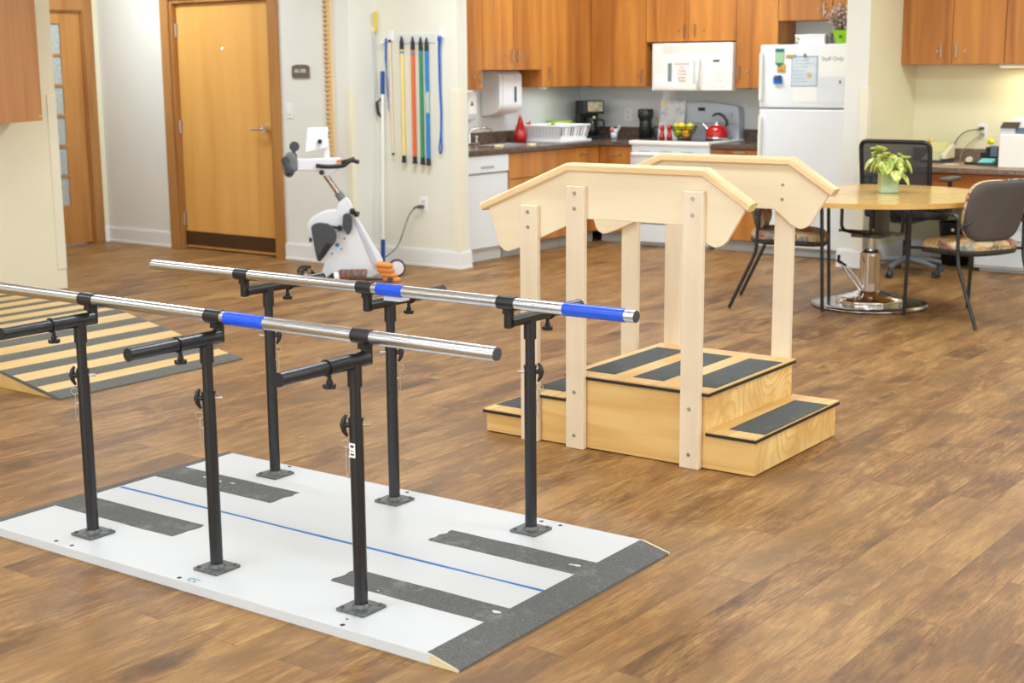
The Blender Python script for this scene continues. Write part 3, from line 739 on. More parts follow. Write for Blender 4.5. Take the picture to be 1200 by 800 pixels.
# ------------------------------------------------------------------ striped ramp
Rm = thing('striped_ramp', 'low plywood ramp striped with dark grip tape behind the parallel bars', 'ramp', (-5.60, 3.97, 0))
RZ, RX = .175, 1.02; RL = 2.35; RY = 1.15
m = MB(); m.prism([(0, 0), (0, .006), (-RX, RZ), (-RL, RZ), (-RL, 0)], lambda u, v, d_: (u, d_, v), 0, RY); m.build('body', RAMPW, Rm)
m = MB(); m.prism([(.002, 0), (.002, .008), (-.10, .0245), (-.10, .0225), (0, .0062)], lambda u, v, d_: (u, d_, v), -.002, RY+.002); m.build('grip_stripe', RAMPGRIT, Rm)
x = .19
while x < RL-.1:
    w_ = .088 if x < RX else .075
    pz = lambda q: .006+(RZ-.006)*min(q, RX)/RX
    pr_ = [(-x, pz(x)), (-x, pz(x)+.0018)]
    if x < RX < x+w_: pr_ += [(-RX, RZ+.0018)]
    pr_ += [(-x-w_, pz(x+w_)+.0018), (-x-w_, pz(x+w_))]
    if x < RX < x+w_: pr_ += [(-RX, RZ)]
    m = MB(); m.prism(pr_, lambda u, v, d_: (u, d_, v), -.001, RY+.001); m.build('grip_stripe', RAMPGRIT, Rm)
    x += .19 if x < RX else .21
m = MB(); m.prism([(.001, 0), (.001, .009), (-RX, RZ+.003), (-RL, RZ+.003), (-RL, RZ-.006), (-RX, RZ-.006), (-.05, 0)], lambda u, v, d_: (u, d_, v), -.004, 0); m.build('edge_strip', RAMPGRIT, Rm)

# ------------------------------------------------------------------ kitchen
KX, KY = -6.88, 10.58          # counter front lines
FX, FY = KX-.025, KY+.025      # cabinet faces
CZ = .89; CU = .852
def handle_v(x, y, z, parent, axis, L_=.10, root=None):
    """vertical bar pull; axis 'x' faces +X, 'y' faces -Y"""
    m = MB()
    if axis == 'x':
        m.box(x, x+.022, y-.004, y+.004, z-L_/2, z-L_/2+.008); m.box(x, x+.022, y-.004, y+.004, z+L_/2-.008, z+L_/2); m.box(x+.018, x+.026, y-.005, y+.005, z-L_/2, z+L_/2)
    else:
        m.box(x-.004, x+.004, y-.022, y, z-L_/2, z-L_/2+.008); m.box(x-.004, x+.004, y-.022, y, z+L_/2-.008, z+L_/2); m.box(x-.005, x+.005, y-.026, y-.018, z-L_/2, z+L_/2)
    return m.build('handle', NICKEL, parent, W=True)
def handle_h(x, y, z, parent, axis, L_=.11, mt=None):
    m = MB()
    if axis == 'x': m.box(x, x+.022, y-L_/2, y-L_/2+.008, z-.004, z+.004); m.box(x, x+.022, y+L_/2-.008, y+L_/2, z-.004, z+.004); m.box(x+.018, x+.026, y-L_/2, y+L_/2, z-.006, z+.006)
    else: m.box(x-L_/2, x-L_/2+.008, y-.022, y, z-.004, z+.004); m.box(x+L_/2-.008, x+L_/2, y-.022, y, z-.004, z+.004); m.box(x-L_/2, x+L_/2, y-.026, y-.018, z-.006, z+.006)
    return m.build('handle', mt or NICKEL, parent, W=True)
def latch(x, y, z, parent, axis):
    m = MB()
    if axis == 'x': m.cyl((x, y, z), (x+.008, y, z), .009, n=12)
    else: m.cyl((x, y, z), (x, y-.008, z), .009, n=12)
    m.build('lock', NICKEL, parent, W=True)
def cab(name, lab, x0, x1, y0, y1, z0, z1, axis, fronts, cat='cabinet', group=None, mt=CHERRY, kick=False):
    """fronts: (kind, u0,u1,z0,z1, handle('v'/'h'/None), hu, hz, lock u or None)"""
    t = thing(name, lab, cat, ((x0+x1)/2, (y0+y1)/2, 0 if kick else z0), 0, group)
    m = MB(); m.box(x0, x1, y0, y1, z0 if not kick else .10, z1); m.build('body', mt, t, W=True)
    if kick:
        m = MB()
        if axis == 'x': m.box(x0, x1-.05, y0, y1, 0, .10)
        else: m.box(x0, x1, y0+.05, y1, 0, .10)
        m.build('toe_kick', mat('pale_kick_strip', (176, 174, 166), .5), t, W=True)
    for (kind, u0, u1, a0, a1, h, hu, hz, lk) in fronts:
        m = MB(); g = .0022
        if axis == 'x': m.box(x1, x1+.019, u0+g, u1-g, a0+g, a1-g)
        else: m.box(u0+g, u1-g, y0-.019, y0, a0+g, a1-g)
        f = m.build(kind, mt, t, W=True, bevel=.0015)
        fx, fy = (x1+.019, hu) if axis == 'x' else (hu, y0-.019)
        if h == 'v': handle_v(fx, fy, hz, f, axis)
        elif h == 'h': handle_h(fx, fy, hz, f, axis)
        if lk is not None:
            if axis == 'x': latch(fx, lk, hz, f, axis)
            else: latch(lk, fy, hz, f, axis)
    return t
bx1 = FX-.019; by0 = FY+.019
# lower run
cab('base_cabinet', 'cherry sink base cabinet with plain front between the dishwasher and corner drawer', -7.499, bx1, 9.26, 10.075, .1, CU-.002, 'x', [('panel', 9.26, 10.075, .64, CU-.006, None, 0, 0, None), ('door', 9.26, 9.667, .10, .635, 'v', 9.62, .57, 9.60), ('door', 9.667, 10.075, .10, .635, 'v', 9.71, .57, None)], kick=True, group='cherry base cabinets')
cab('base_cabinet', 'cherry drawer base cabinet on the sink side of the kitchen corner', -7.499, bx1, 10.08, 10.60, .1, CU-.002, 'x', [('drawer', 10.08, 10.60, .64, CU-.006, 'h', 10.36, .79, 10.28), ('door', 10.08, 10.60, .10, .635, 'v', 10.13, .57, None)], kick=True, group='cherry base cabinets')
cab('base_cabinet', 'narrow cherry drawer cabinet left of the stove', bx1+.0, -6.565, by0, 11.199, .1, CU-.002, 'y', [('panel', bx1+.019, bx1+.04, .10, CU-.006, None, 0, 0, None), ('drawer', bx1+.04, -6.565, .64, CU-.006, 'h', -6.73, .775, -6.73+.0), ('door', bx1+.04, -6.565, .10, .635, 'v', -6.61, .57, None)], kick=True, group='cherry base cabinets')
cab('base_cabinet', 'cherry drawer cabinet between the stove and refrigerator', -5.785, -5.345, by0, 11.199, .1, CU-.002, 'y', [('drawer', -5.785, -5.345, .66, CU-.006, 'h', -5.52, .825, None), ('door', -5.785, -5.345, .10, .655, 'v', -5.40, .57, None)], kick=True, group='cherry base cabinets')
t = thing('worktop', 'dark brown stone-look worktop around the sink corner', 'worktop', (-7.19, 10, CZ))
m = MB()
m.box(-7.499, KX, 8.62, 9.36, CU, CZ); m.box(-7.499, KX, 9.90, 10.58, CU, CZ); m.box(-7.499, -7.38, 9.36, 9.90, CU, CZ); m.box(-6.98, KX, 9.36, 9.90, CU, CZ)
m.box(-7.499, -6.565, 10.58, 11.199, CU, CZ); m.build('top', LAM, t, W=True, bevel=.004)
m = MB(); m.box(-7.499, -7.48, 8.622, 11.199, CZ, CZ+.10); m.box(-7.48, -6.565, 11.18, 11.199, CZ, CZ+.10); m.build('backsplash', LAM, t, W=True)
t = thing('worktop', 'short dark brown worktop between the stove and refrigerator', 'worktop', (-5.56, 10.9, CZ))
m = MB(); m.box(-5.79, -5.34, KY, 11.199, CU, CZ); m.build('top', LAM, t, W=True, bevel=.004)
m = MB(); m.box(-5.79, -5.34, 11.18, 11.199, CZ, CZ+.10); m.build('backsplash', LAM, t, W=True)
# dishwasher
t = thing('dishwasher', 'white dishwasher under the worktop at the kitchen entrance', 'dishwasher', (-7.2, 8.96, 0))
m = MB(); m.box(-7.49, FX-.03, 8.65, 9.25, .1, CU-.003); m.box(-7.4, FX-.08, 8.65, 9.25, 0, .1); m.build('body', APPL, t, W=True)
m = MB(); m.box(FX-.03, FX, 8.65, 9.25, .115, .70); m.build('door', APPL, t, W=True, bevel=.004)
m = MB(); m.box(FX-.03, FX+.012, 8.65, 9.25, .71, CU-.006); cp = m.build('control_panel', APPL, t, W=True, bevel=.006)
m = MB(); m.box(FX+.0121, FX+.016, 8.88, 9.05, .745, .765); m.build('latch_grip', mat('pale_grey_plastic', (176, 180, 184), .4), cp, W=True, bevel=.004)
# sink & faucet
t = thing('sink', 'stainless steel sink set in the dark worktop', 'sink', (-7.18, 9.63, CZ))
m = MB(); m.box(-7.39, -7.37, 9.35, 9.91, CZ+.0, CZ+.004); m.box(-6.99, -6.97, 9.35, 9.91, CZ, CZ+.004); m.box(-7.37, -6.99, 9.35, 9.37, CZ, CZ+.004); m.box(-7.37, -6.99, 9.89, 9.91, CZ, CZ+.004); m.build('rim', STEEL, t, W=True)
m = MB(); m.box(-7.37, -6.99, 9.37, 9.89, CZ-.16, CZ-.155); m.box(-7.37, -7.365, 9.37, 9.89, CZ-.155, CZ); m.box(-6.995, -6.99, 9.37, 9.89, CZ-.155, CZ); m.box(-7.365, -6.995, 9.37, 9.375, CZ-.155, CZ); m.box(-7.365, -6.995, 9.885, 9.89, CZ-.155, CZ); m.build('basin', STEEL, t, W=True)
t = thing('faucet', 'chrome two handle faucet at the sink under the towel dispenser', 'faucet', (-7.43, 9.42, CZ))
m = MB(); m.box(-.03, .03, -.12, .12, 0, .022); m.build('base', CHROME, t, bevel=.008)
m = MB(); m.cyl((0, 0, .02), (0, 0, .10), .016, .013); m.tube(rounded([(0, 0, .09), (.01, .02, .13), (.10, .10, .15), (.15, .12, .125)], .03), .010, 10); m.build('spout', CHROME, t)
for y in (-.095, .095):
    m = MB(); m.cyl((0, y, .02), (0, y, .05), .015, .012); m.ball((0, y, .062), .017); m.build('handle', CHROME, t)
def sponge(x, y, lab, r=.0):
    m = MB(); m.box(-.035, .035, -.022, .022, 0, .022); o = m.build('sponge', mat('pale_sponge', (236, 222, 180), .9), bevel=.006); o.location = (x, y, CZ); o.rotation_euler = (0, 0, r); tag(o, lab, 'sponge')
sponge(-7.02, 9.29, 'small pale sponge on the worktop in front of the faucet', .5); sponge(-6.935, 9.62, 'small pale sponge on the front rim of the sink', 1.3)
bpy.data.objects
# upper cabinets
UX = -7.17; UY = 10.87; UT = 2.28
cab('upper_cabinet', 'tall narrow cherry upper cabinet nearest the hanging bars', -7.499, UX-.019, 8.63, 9.275, 1.355, UT, 'x', [('door', 8.63, 9.275, 1.355, UT, 'v', 9.235, 1.455, 9.16)], group='cherry upper cabinets')
cab('upper_cabinet', 'short double door cherry upper cabinet above the sink', -7.499, UX-.019, 9.275, 10.10, 1.507, UT, 'x', [('door', 9.275, 9.70, 1.507, UT, 'v', 9.665, 1.625, 9.60), ('door', 9.70, 10.10, 1.507, UT, 'v', 9.745, 1.625, 9.80)], group='cherry upper cabinets')
cab('upper_cabinet', 'cherry upper cabinet above the dish rack reaching the corner', -7.499, UX-.019, 10.10, 10.87, 1.36, UT, 'x', [('door', 10.10, 10.87, 1.36, UT, 'v', 10.20, 1.48, None)], group='cherry upper cabinets')
cab('upper_cabinet', 'cherry upper cabinet left of the microwave', UX-.019, -6.603, UY+.019, 11.199, 1.355, UT, 'y', [('door', UX+.0, -6.603, 1.355, UT, 'v', -6.635, 1.455, -6.68)], group='cherry upper cabinets')
cab('upper_cabinet', 'short double door cherry cabinet above the microwave', -6.60, -5.722, UY+.019, 11.199, 1.735, UT, 'y', [('door', -6.60, -6.18, 1.735, UT, 'v', -6.212, 1.83, -6.27), ('door', -6.18, -5.722, 1.735, UT, 'v', -6.112, 1.83, -6.03)], group='cherry upper cabinets')
cab('upper_cabinet', 'cherry upper cabinet between the microwave and refrigerator', -5.722, -5.34, UY+.019, 11.199, 1.343, UT, 'y', [('door', -5.722, -5.34, 1.343, UT, 'v', -5.69, 1.475, -5.62)], group='cherry upper cabinets')
cab('upper_cabinet', 'short double door cherry cabinet high above the refrigerator', -5.34, -4.475, UY+.019, 11.199, 1.885, UT, 'y', [('door', -5.34, -4.872, 1.885, UT, 'v', -4.935, 1.965, -4.99), ('door', -4.866, -4.475, 1.885, UT, 'v', -4.80, 1.965, None)], group='cherry upper cabinets')
st('ceiling_soffit', box(-7.5, -7.16, 8.62, 11.2, UT, CEIL), KITCHENWALL); st('ceiling_soffit_back', box(-7.16, -4.47, 10.86, 11.2, UT, CEIL), KITCHENWALL)
# under cabinet catches
for (x, y, z, lab) in ((-7.19, 9.03, 1.338, 'small white light strip under the narrow upper cabinet'), (-7.2, 10.16, 1.348, 'small white catch under the corner upper cabinet')):
    m = MB(); m.box(x-.03, x+.02, y-.05 if '9.03' in str(y) else y-.02, y+(.12 if y < 9.5 else .03), z-.004, z+.012); tag(m.build('cabinet_light', WHITEPL, bevel=.003), lab, 'light fitting')
# towel dispenser
area('lamp', (-7.2, 9.05, 1.33), (0, 0, 0), .05, .3, 2.2, (1, .86, .6)); area('lamp', (-7.25, 10.45, 1.34), (0, 0, 0), .05, .4, 1.5, (.95, .97, 1.0))
t = thing('paper_towel_dispenser', 'white paper towel dispenser on the wall under the sink cabinet', 'dispenser', (-7.499, 9.83, 1.12))
m = MB(); m.prism(rpoly([(0, .0), (.16, .03), (.205, .08), (.205, .35), (.17, .385), (0, .385)], .03), lambda u, v, d_: (u, d_, v), -.16, .16); m.build('cover', WHITEPL, t, bevel=.012)
m = MB(); m.prism(rpoly([(.206, .12), (.209, .12), (.209, .25), (.206, .25)], 0.0), lambda u, v, d_: (u, d_, v), .045, .07); m.build('sight_window', mat('dark_blue_window', (36, 56, 80), .2), t)
m = MB(); m.box(.2052, .2065, -.125, -.120, .06, .34); m.build('seam', mat('pale_grey_plastic', (176, 180, 184), .4), t)
t = thing('soap_dispenser', 'white wall soap dispenser with a small printed sign', 'soap dispenser', (-7.499, 9.40, 1.10))
m = MB(); m.box(0, .10, -.07, .08, 0, .22); m.build('body', mat('light_grey_dispenser', (196, 202, 208), .4), t, bevel=.012)
m = MB(); m.box(.101, .104, -.03, .08, .05, .23); m.build('sign', PAPER, t)
m = MB(); m.prism([(-.005, .12), (.04, .12), (.0175, .16)], lambda u, v, d_: (d_, u, v), .1041, .1046); m.build('triangle_mark', mat('dark_red_print', (120, 60, 52), .6), t)
m = MB(); m.cyl((.06, .04, .0), (.06, .04, -.02), .035); m.build('nozzle', mat('light_grey_dispenser', (196, 202, 208), .4), t)

# stove
t = thing('stove', 'white electric stove between the base cabinets', 'stove', (-6.175, 10.87, 0))
rx0, rx1 = -6.555, -5.795
m = MB(); m.box(rx0, rx1, 10.58, 11.19, .03, .87); m.box(rx0+.03, rx1-.03, 10.62, 11.1, 0, .03); m.build('body', APPL, t, W=True)
m = MB(); m.box(rx0+.005, rx1-.005, 10.545, 10.58, .20, .805); dr1 = m.build('oven_door', APPL, t, W=True, bevel=.006)
m = MB(); m.tube(rounded([(rx0+.03, 10.545, .79), (rx0+.05, 10.50, .79), (rx1-.05, 10.50, .79), (rx1-.03, 10.545, .79)], .02), .018, 12); m.build('oven_handle', APPLC, dr1, W=True)
m = MB(); m.box(rx0+.005, rx1-.005, 10.55, 10.58, .035, .19); m.build('drawer', APPL, t, W=True, bevel=.006)
m = MB()
for i in range(3): m.box(rx0+.09+i*.21, rx0+.2+i*.21, 10.5445, 10.5455, .812, .82)
m.build('vent_slot', mat('pale_grey_plastic', (176, 180, 184), .4), t, W=True)
m = MB(); m.box(rx0-.012, rx1+.012, 10.54, 11.19, .87, .905); m.build('cooktop', APPLC, t, W=True, bevel=.01, seg=3)
m = MB(); m.box(rx0+.05, rx1-.05, 10.60, 11.09, .905, .909); m.build('glass_top', mat('dark_ceran_glass', (52, 54, 56), .08), t, W=True)
bg = rpoly([(rx0+.0, .87), (rx1+.0, .87), (rx1-.01, 1.185), (-6.175, 1.235), (rx0+.01, 1.215)], [.0, .0, .04, .15, .04])
m = MB(); m.prism(bg, lambda u, v, d_: (u, d_, v), 11.10, 11.19); m.build('backguard', APPLG, t, W=True, bevel=.006)
m = MB(); m.box(rx0+.012, rx1-.012, 11.093, 11.10, 1.035, 1.045); m.build('trim_line', mat('pale_grey_plastic', (176, 180, 184), .4), t, W=True)
m = MB(); m.box(-6.20, -6.13, 11.095, 11.10, 1.145, 1.175); m.build('clock', BLACKPL, t, W=True)
for x in (-6.46, -6.36, -5.98, -5.88):
    m = MB(); m.cyl((x, 11.10, 1.115), (x, 11.075, 1.115), .02, .017); m.build('knob', APPLG, t, W=True)
# microwave
t = thing('microwave', 'white over-the-range microwave with a red printed notice', 'microwave', (-6.12, 10.99, 1.31))
mx0, mx1 = -6.505, -5.725
m = MB(); m.box(mx0, mx1, 10.84, 11.19, 1.325, 1.722); m.build('body', APPLC, t, W=True, bevel=.004)
def curved(u0, u1, z0, z1, depth=.035, name='', n=16, y=10.84, th=.0):
    mm = MB(); top = []; xs = [u0+(u1-u0)*i/n for i in range(n+1)]
    yf = lambda x: y-.02-depth*(1-((x-(mx0+mx1)/2)/((mx1-mx0)/2))**2)
    pl = [(x, yf(x)-th) for x in xs]+[(u1, y+.0), (u0, y+.0)] if not th else [(x, yf(x)-th) for x in xs]+[(x, yf(x)) for x in xs[::-1]]
    mm.prism(pl, lambda a, b, c_: (a, b, c_), z0, z1); return mm
curved(mx0, mx1, 1.325, 1.722).build('front', APPLC, t, W=True, bevel=.004)
m = curved(mx0+.03, -6.02, 1.34, 1.60, th=.004); dr1 = m.build('door', APPLC, t, W=True)
m = MB(); 
for i in range(5): 
    q = curved(mx0+.12, mx1-.06, 1.64+i*.013, 1.645+i*.013, th=.002); m._add(q.v, q.f)
m.build('vent_grille', mat('pale_vent_shadow', (206, 202, 192), .5), t, W=True)
m = curved(-6.33, -6.29, 1.40, 1.555, th=.0055); m.build('window_edge', mat('smoked_window', (126, 140, 138), .2), dr1, W=True)
m = curved(-6.08, -6.055, 1.38, 1.58, th=.0055); m.build('window_edge', mat('pale_window_edge', (196, 204, 204), .3), dr1, W=True)
m = curved(mx0+.03, mx0+.30, 1.36, 1.46, th=.005) ; m.build('notice_sheet', PAPER, dr1, W=True)
m = MB(); m.tube([(-6.02, 10.775, 1.60), (-6.012, 10.74, 1.57), (-6.008, 10.728, 1.47), (-6.01, 10.74, 1.37), (-6.02, 10.775, 1.345)], .014, 12); m.build('door_handle', APPLC, dr1, W=True)
m = curved(-5.945, -5.79, 1.36, 1.60, th=.003); kp = m.build('control_panel', mat('panel_white', (232, 230, 220), .4), t, W=True)
m = curved(-5.895, -5.835, 1.563, 1.58, th=.006); m.build('display', mat('green_black_display', (34, 50, 30), .2), kp, W=True)
m = MB()
for i in range(4):
    for j in range(5):
        q = curved(-5.90+i*.022, -5.885+i*.022, 1.40+j*.027, 1.412+j*.027, th=.0045); m._add(q.v, q.f)
m.build('keypad', mat('keypad_grey', (206, 206, 198), .5), kp, W=True)
for i, (tx, sz) in enumerate((('In', .022), ('MICROWAVE', .024), ('Use', .022), ('Covers', .026), ('To Avoid', .024), ('Splatter', .026), ('Thanks', .026))):
    text('notice_text', tx, sz, REDINK, dr1, (-6.185, 10.778, 1.575-i*.028), (R(90), 0, 0), ext=.0004)
# kettle
t = thing('kettle', 'shiny red kettle with black handle on the stove', 'kettle', (-5.93, 10.95, .909))
m = MB(); m.lathe([(.001, 0), (.088, 0), (.096, .02), (.096, .05), (.085, .09), (.06, .115), (.035, .122), (.001, .124)]); m.build('body', RED, t)
m = MB(); m.lathe([(.092, .0), (.0975, .002), (.0985, .016), (.096, .02)]); m.build('chrome_band', CHROME, t)
m = MB(); m.lathe([(.034, .120), (.036, .13), (.012, .137), (.001, .137)]); m.ball((0, 0, .145), .011); m.build('lid', CHROME, t)
m = MB(); m.cyl((-.075, -.02, .08), (-.125, -.03, .135), .022, .012); m.build('spout', NICKEL, t)
m = MB(); m.tube([(-.045+.0, 0, .195), (-.02, 0, .215), (.02, 0, .218), (.06, 0, .2), (.092, 0, .16), (.095, 0, .125), (.08, 0, .11)], [.007, .010, .011, .012, .012, .012, .010], 12); m.build('handle', BLACKPL, t)
# fruit bowl
t = thing('fruit_bowl', 'dark wire bowl of fruit on the stove left of the kettle', 'bowl', (-6.20, 10.86, .909))
m = MB()
for i in range(5):
    f = i/4; m.tube([((.055+.06*f)*cos(2*pi*j/24), (.055+.06*f)*sin(2*pi*j/24), .004+.105*f) for j in range(24)], .0028 if i < 4 else .004, 6, closed=True)
for j in range(20):
    q = 2*pi*j/20; m.tube([(.055*cos(q), .055*sin(q), .004), (.115*cos(q), .115*sin(q), .109)], .0022, 6)
m.cyl((0, 0, 0), (0, 0, .005), .056); m.build('wire_basket', mat('dark_bronze_wire', (74, 64, 44), .4, metal=.6), t)
def fruit(dx, dy, dz, r, rgb, nm, lab, sz=1.0):
    o = MB().ball((0, 0, 0), r, n=18, sz=sz).build(nm, mat(nm+'_skin_%d' % rgb[1], rgb, .4, var=.08, vs=20)); o.location = (-6.20+dx, 10.86+dy, .909+dz); tag(o, lab, 'fruit', 'fruit in the wire bowl')
YE, GR, OR = (236, 206, 40), (178, 192, 44), (238, 160, 40)
fruit(-.045, -.03, .05, .036, GR, 'green_apple', 'green apple low at the left of the wire bowl')
fruit(.035, -.03, .045, .036, OR, 'orange', 'orange low at the right of the wire bowl')
fruit(-.005, .035, .06, .038, (206, 170, 50), 'orange', 'dull orange hidden low at the back of the bowl')
fruit(-.075, .0, .105, .034, (196, 202, 52), 'lime', 'yellow-green lime on top at the bowl left edge')
fruit(-.012, -.02, .112, .036, YE, 'lemon', 'bright yellow lemon on top in the middle of the bowl', .9)
fruit(.058, .005, .105, .036, (214, 206, 60), 'pear', 'pale yellow pear on top at the bowl right edge')
fruit(.02, .05, .11, .03, (156, 170, 60), 'lime', 'darker green lime on top at the back of the bowl')
for dx, dy, lab in ((0, 0, 'red salt shaker left of the fruit bowl'), (.062, .02, 'red pepper shaker touching the fruit bowl')):
    t = thing('shaker', lab, 'shaker', (-6.385+dx, 10.80+dy, .909), 0, 'red shakers on the stove')
    m = MB(); m.lathe([(.001, 0), (.024, 0), (.025, .02), (.016, .06), (.02, .09), (.022, .095)]); m.build('body', RED, t)
    m = MB(); m.lathe([(.0215, .095), (.021, .11), (.012, .122), (.001, .124)]); m.build('cap', RED, t)
# picture behind
t = thing('picture_panel', 'square printed picture panel leaning against the stove backguard', 'picture', (-6.44, 11.03, .909))
def picmat(nm, cols):
    k = NT(nm); v = k.coord((1, 1, 1)); n1 = k.noise(v, 9, 3, .5, .5)
    k.base(k.ramp(n1, [(i/(len(cols)-1)*.5+.25, lin(c)) for i, c in enumerate(cols)])); k.b.inputs['Roughness'].default_value = .4; return k.m
m = MB(); m.prism([(-.125, 0), (.125, 0), (.125, .325), (-.125, .325)], lambda u, v, d_: (u, d_+v*.19, v), 0, .008); m.build('panel', picmat('pastel_print', [(206, 190, 196), (232, 232, 232), (216, 224, 226), (170, 170, 186), (226, 204, 182)]), t)
m = MB(); m.prism([(-.118, .27), (-.06, .27), (-.06, .32), (-.118, .32)], lambda u, v, d_: (u, d_+v*.19, v), -.001, 0); m.build('yellow_corner', mat('pale_yellow_print', (232, 228, 170), .5), t)
# canister coffee grinder etc left of stove
t = thing('coffee_grinder', 'tall black coffee grinder left of the stove', 'coffee grinder', (-6.70, 11.04, CZ))
m = MB(); m.lathe([(.001, 0), (.058, 0), (.055, .12), (.055, .16), (.048, .165)]); m.build('body', BLACKPL, t)
m = MB(); m.lathe([(.05, .16), (.066, .19), (.07, .2), (.07, .26), (.064, .268), (.001, .27)]); m.build('hopper', mat('dark_glossy_plastic', (36, 37, 40), .15), t)
t = thing('utensil_holder', 'dark utensil holder with wooden handles beside the coffee grinder', 'utensil holder', (-6.592, 11.08, CZ))
m = MB(); m.lathe([(.001, 0), (.035, 0), (.038, .12), (.034, .12), (.032, .01)]); m.build('cup', DKGREYPL, t)
m = MB(); m.cyl((0, 0, .02), (-.02, 0, .2), .006); m.build('utensil', mat('tan_wood_handle', (170, 130, 80), .5), t)
m = MB(); m.cyl((.01, .01, .02), (.018, .01, .18), .006); m.build('utensil', NICKEL, t)
# coffee maker
t = thing('coffee_maker', 'black drip coffee maker in the kitchen corner', 'coffee maker', (-7.26, 10.98, CZ), R(-35))
m = MB(); m.box(-.11, .09, -.10, .10, 0, .03); m.box(-.11, -.03, -.10, .10, .03, .34); m.box(-.03, .11, -.10, .10, .22, .34); m.build('housing', BLACKPL, t, bevel=.01)
m = MB(); m.box(.111, .114, -.06, .085, .245, .33); m.build('face_plate', mat('brushed_gold_plate', (180, 170, 140), .3, metal=.6, var=.4, vs=30), t)
m = MB(); m.lathe([(.001, .0), (.06, .0), (.066, .05), (.05, .12), (.044, .15), (.046, .16)], (.045, 0, .032)); m.build('carafe', mat('dark_carafe_glass', (30, 28, 28), .06), t)
m = MB(); m.tube(rounded([(.06, .07, .17), (.06, .12, .16), (.06, .115, .06), (.06, .07, .05)], .02), .009, 10); m.build('carafe_handle', BLACKPL, t)
m = MB(); m.cyl((.111, .0, .19), (.116, 0, .19), .01); m.build('power_lamp', mat('warm_lamp', (255, 226, 150), .4), t)
# corner clutter
t = thing('glass_jar', 'small glass with pink and white sponges between coffee maker and grinder', 'jar', (-6.98, 10.96, CZ))
m = MB(); m.lathe([(.001, 0), (.028, 0), (.032, .06), (.029, .06), (.026, .006)]); m.build('glass', mat('clear_jar', (206, 214, 216), .08, var=.02), t)
m = MB(); m.ball((-.02, 0, .085), .022); m.build('pink_scrubber', mat('pink_scrubber', (222, 132, 128), .9), t)
m = MB(); m.ball((.02, .0, .07), .022); m.build('white_scrubber', mat('white_scrubber', (226, 224, 214), .9), t)
m = MB(); m.tube([(.03, 0, .07), (.06, 0, .115)], .014, 8); m.build('clear_brush', mat('clear_jar', (206, 214, 216), .08), t)
# dish rack
t = thing('dish_rack', 'white slotted dish rack on its tray beside the sink', 'dish rack', (-7.20, 10.33, CZ))
m = MB(); m.box(-.20, .24, -.235, .235, 0, .022); m.build('drip_tray', WHITEPL, t, bevel=.006)
m = MB(); zb, zt = .03, .14
def wl(a, b, c_, d_):   # slotted side built as posts
    n_ = 12
    for i in range(n_+1):
        f = i/n_; p = Vector(a).lerp(Vector(b), f); q = Vector(c_).lerp(Vector(d_), f); m.tube([p, q], .0055, 6)
    m.tube([a, b], .008, 8); m.tube([c_, d_], .010, 8)
B4 = [(-.17, -.2, zb), (.20, -.2, zb), (.20, .2, zb), (-.17, .2, zb)]; T4 = [(-.19, -.225, zt), (.225, -.225, zt), (.225, .225, zt), (-.19, .225, zt)]
for i in range(4): wl(B4[i], B4[(i+1) % 4], T4[i], T4[(i+1) % 4])
m.box(-.17, .2, -.2, .2, .024, .032); m.build('basket', WHITEPL, t)
m = MB(); m._add([(-.165, -.203, .035), (.195, -.203, .035), (.212, -.2215, .13), (-.18, -.2215, .13)], [(0, 1, 2, 3)]); m.build('end_panel', mat('pale_blue_white_panel', (214, 222, 232), .4), t, solid=.004)
# green plates, red bottles
t = thing('bowl_stack', 'stack of lime green bowls behind the dish rack', 'bowl', (-7.37, 10.66, CZ))
m = MB(); m.lathe([(.001, 0), (.05, 0), (.055, .10), (.115, .13), (.12, .165), (.115, .167), (.10, .15), (.001, .15)]); m.build('bowl', mat('lime_green_plastic', (150, 176, 52), .4), t)
t = thing('red_bottle', 'tall pointed red glass bottle beside the dish rack', 'bottle', (-7.34, 10.02, CZ))
m = MB(); m.lathe([(.001, 0), (.045, 0), (.06, .03), (.062, .07), (.045, .12), (.026, .17), (.016, .21), (.008, .235), (.001, .24)]); m.build('bottle', GLASSR, t)
t = thing('red_bird', 'small red glass bird figurine behind the dish rack', 'figurine', (-7.40, 10.17, CZ))
m = MB(); m.ball((0, 0, .07), .055, sz=1.15); m.ball((.01, .035, .135), .03); m.cyl((.01, .05, .15), (.01, .07, .18), .014, .002, n=10); m.cyl((.01, .06, .13), (.02, .085, .125), .008, .001, n=8); m.cyl((0, 0, 0), (0, 0, .03), .03, .035); m.build('body', GLASSR, t)

# fridge
t = thing('refrigerator', 'white top freezer refrigerator with papers and magnets', 'refrigerator', (-4.96, 10.87, 0))
fx0, fx1 = -5.335, -4.585
m = MB(); m.box(fx0+.005, fx1-.005, 10.62, 11.19, .06, 1.685); m.build('body', APPL, t, W=True, bevel=.008)
m = MB(); m.box(fx0+.02, fx1-.02, 10.60, 10.65, .005, .07); m.build('base_grille', mat('pale_grey_plastic', (176, 180, 184), .4), t, W=True)
m = MB(); m.box(fx0+.05, fx0+.12, 10.62, 10.7, 0, .02); m.box(fx1-.12, fx1-.05, 10.62, 10.7, 0, .02); m.box(fx0+.05, fx0+.12, 11.1, 11.18, 0, .06); m.box(fx1-.12, fx1-.05, 11.1, 11.18, 0, .06); m.build('foot', BLACKPL, t, W=True)
m = MB(); m.box(fx0, fx1, 10.55, 10.612, 1.195, 1.69); fd = m.build('freezer_door', APPL, t, W=True, bevel=.012, seg=3)
m = MB(); m.box(fx0, fx1, 10.55, 10.612, .075, 1.183); ld = m.build('door', APPL, t, W=True, bevel=.012, seg=3)
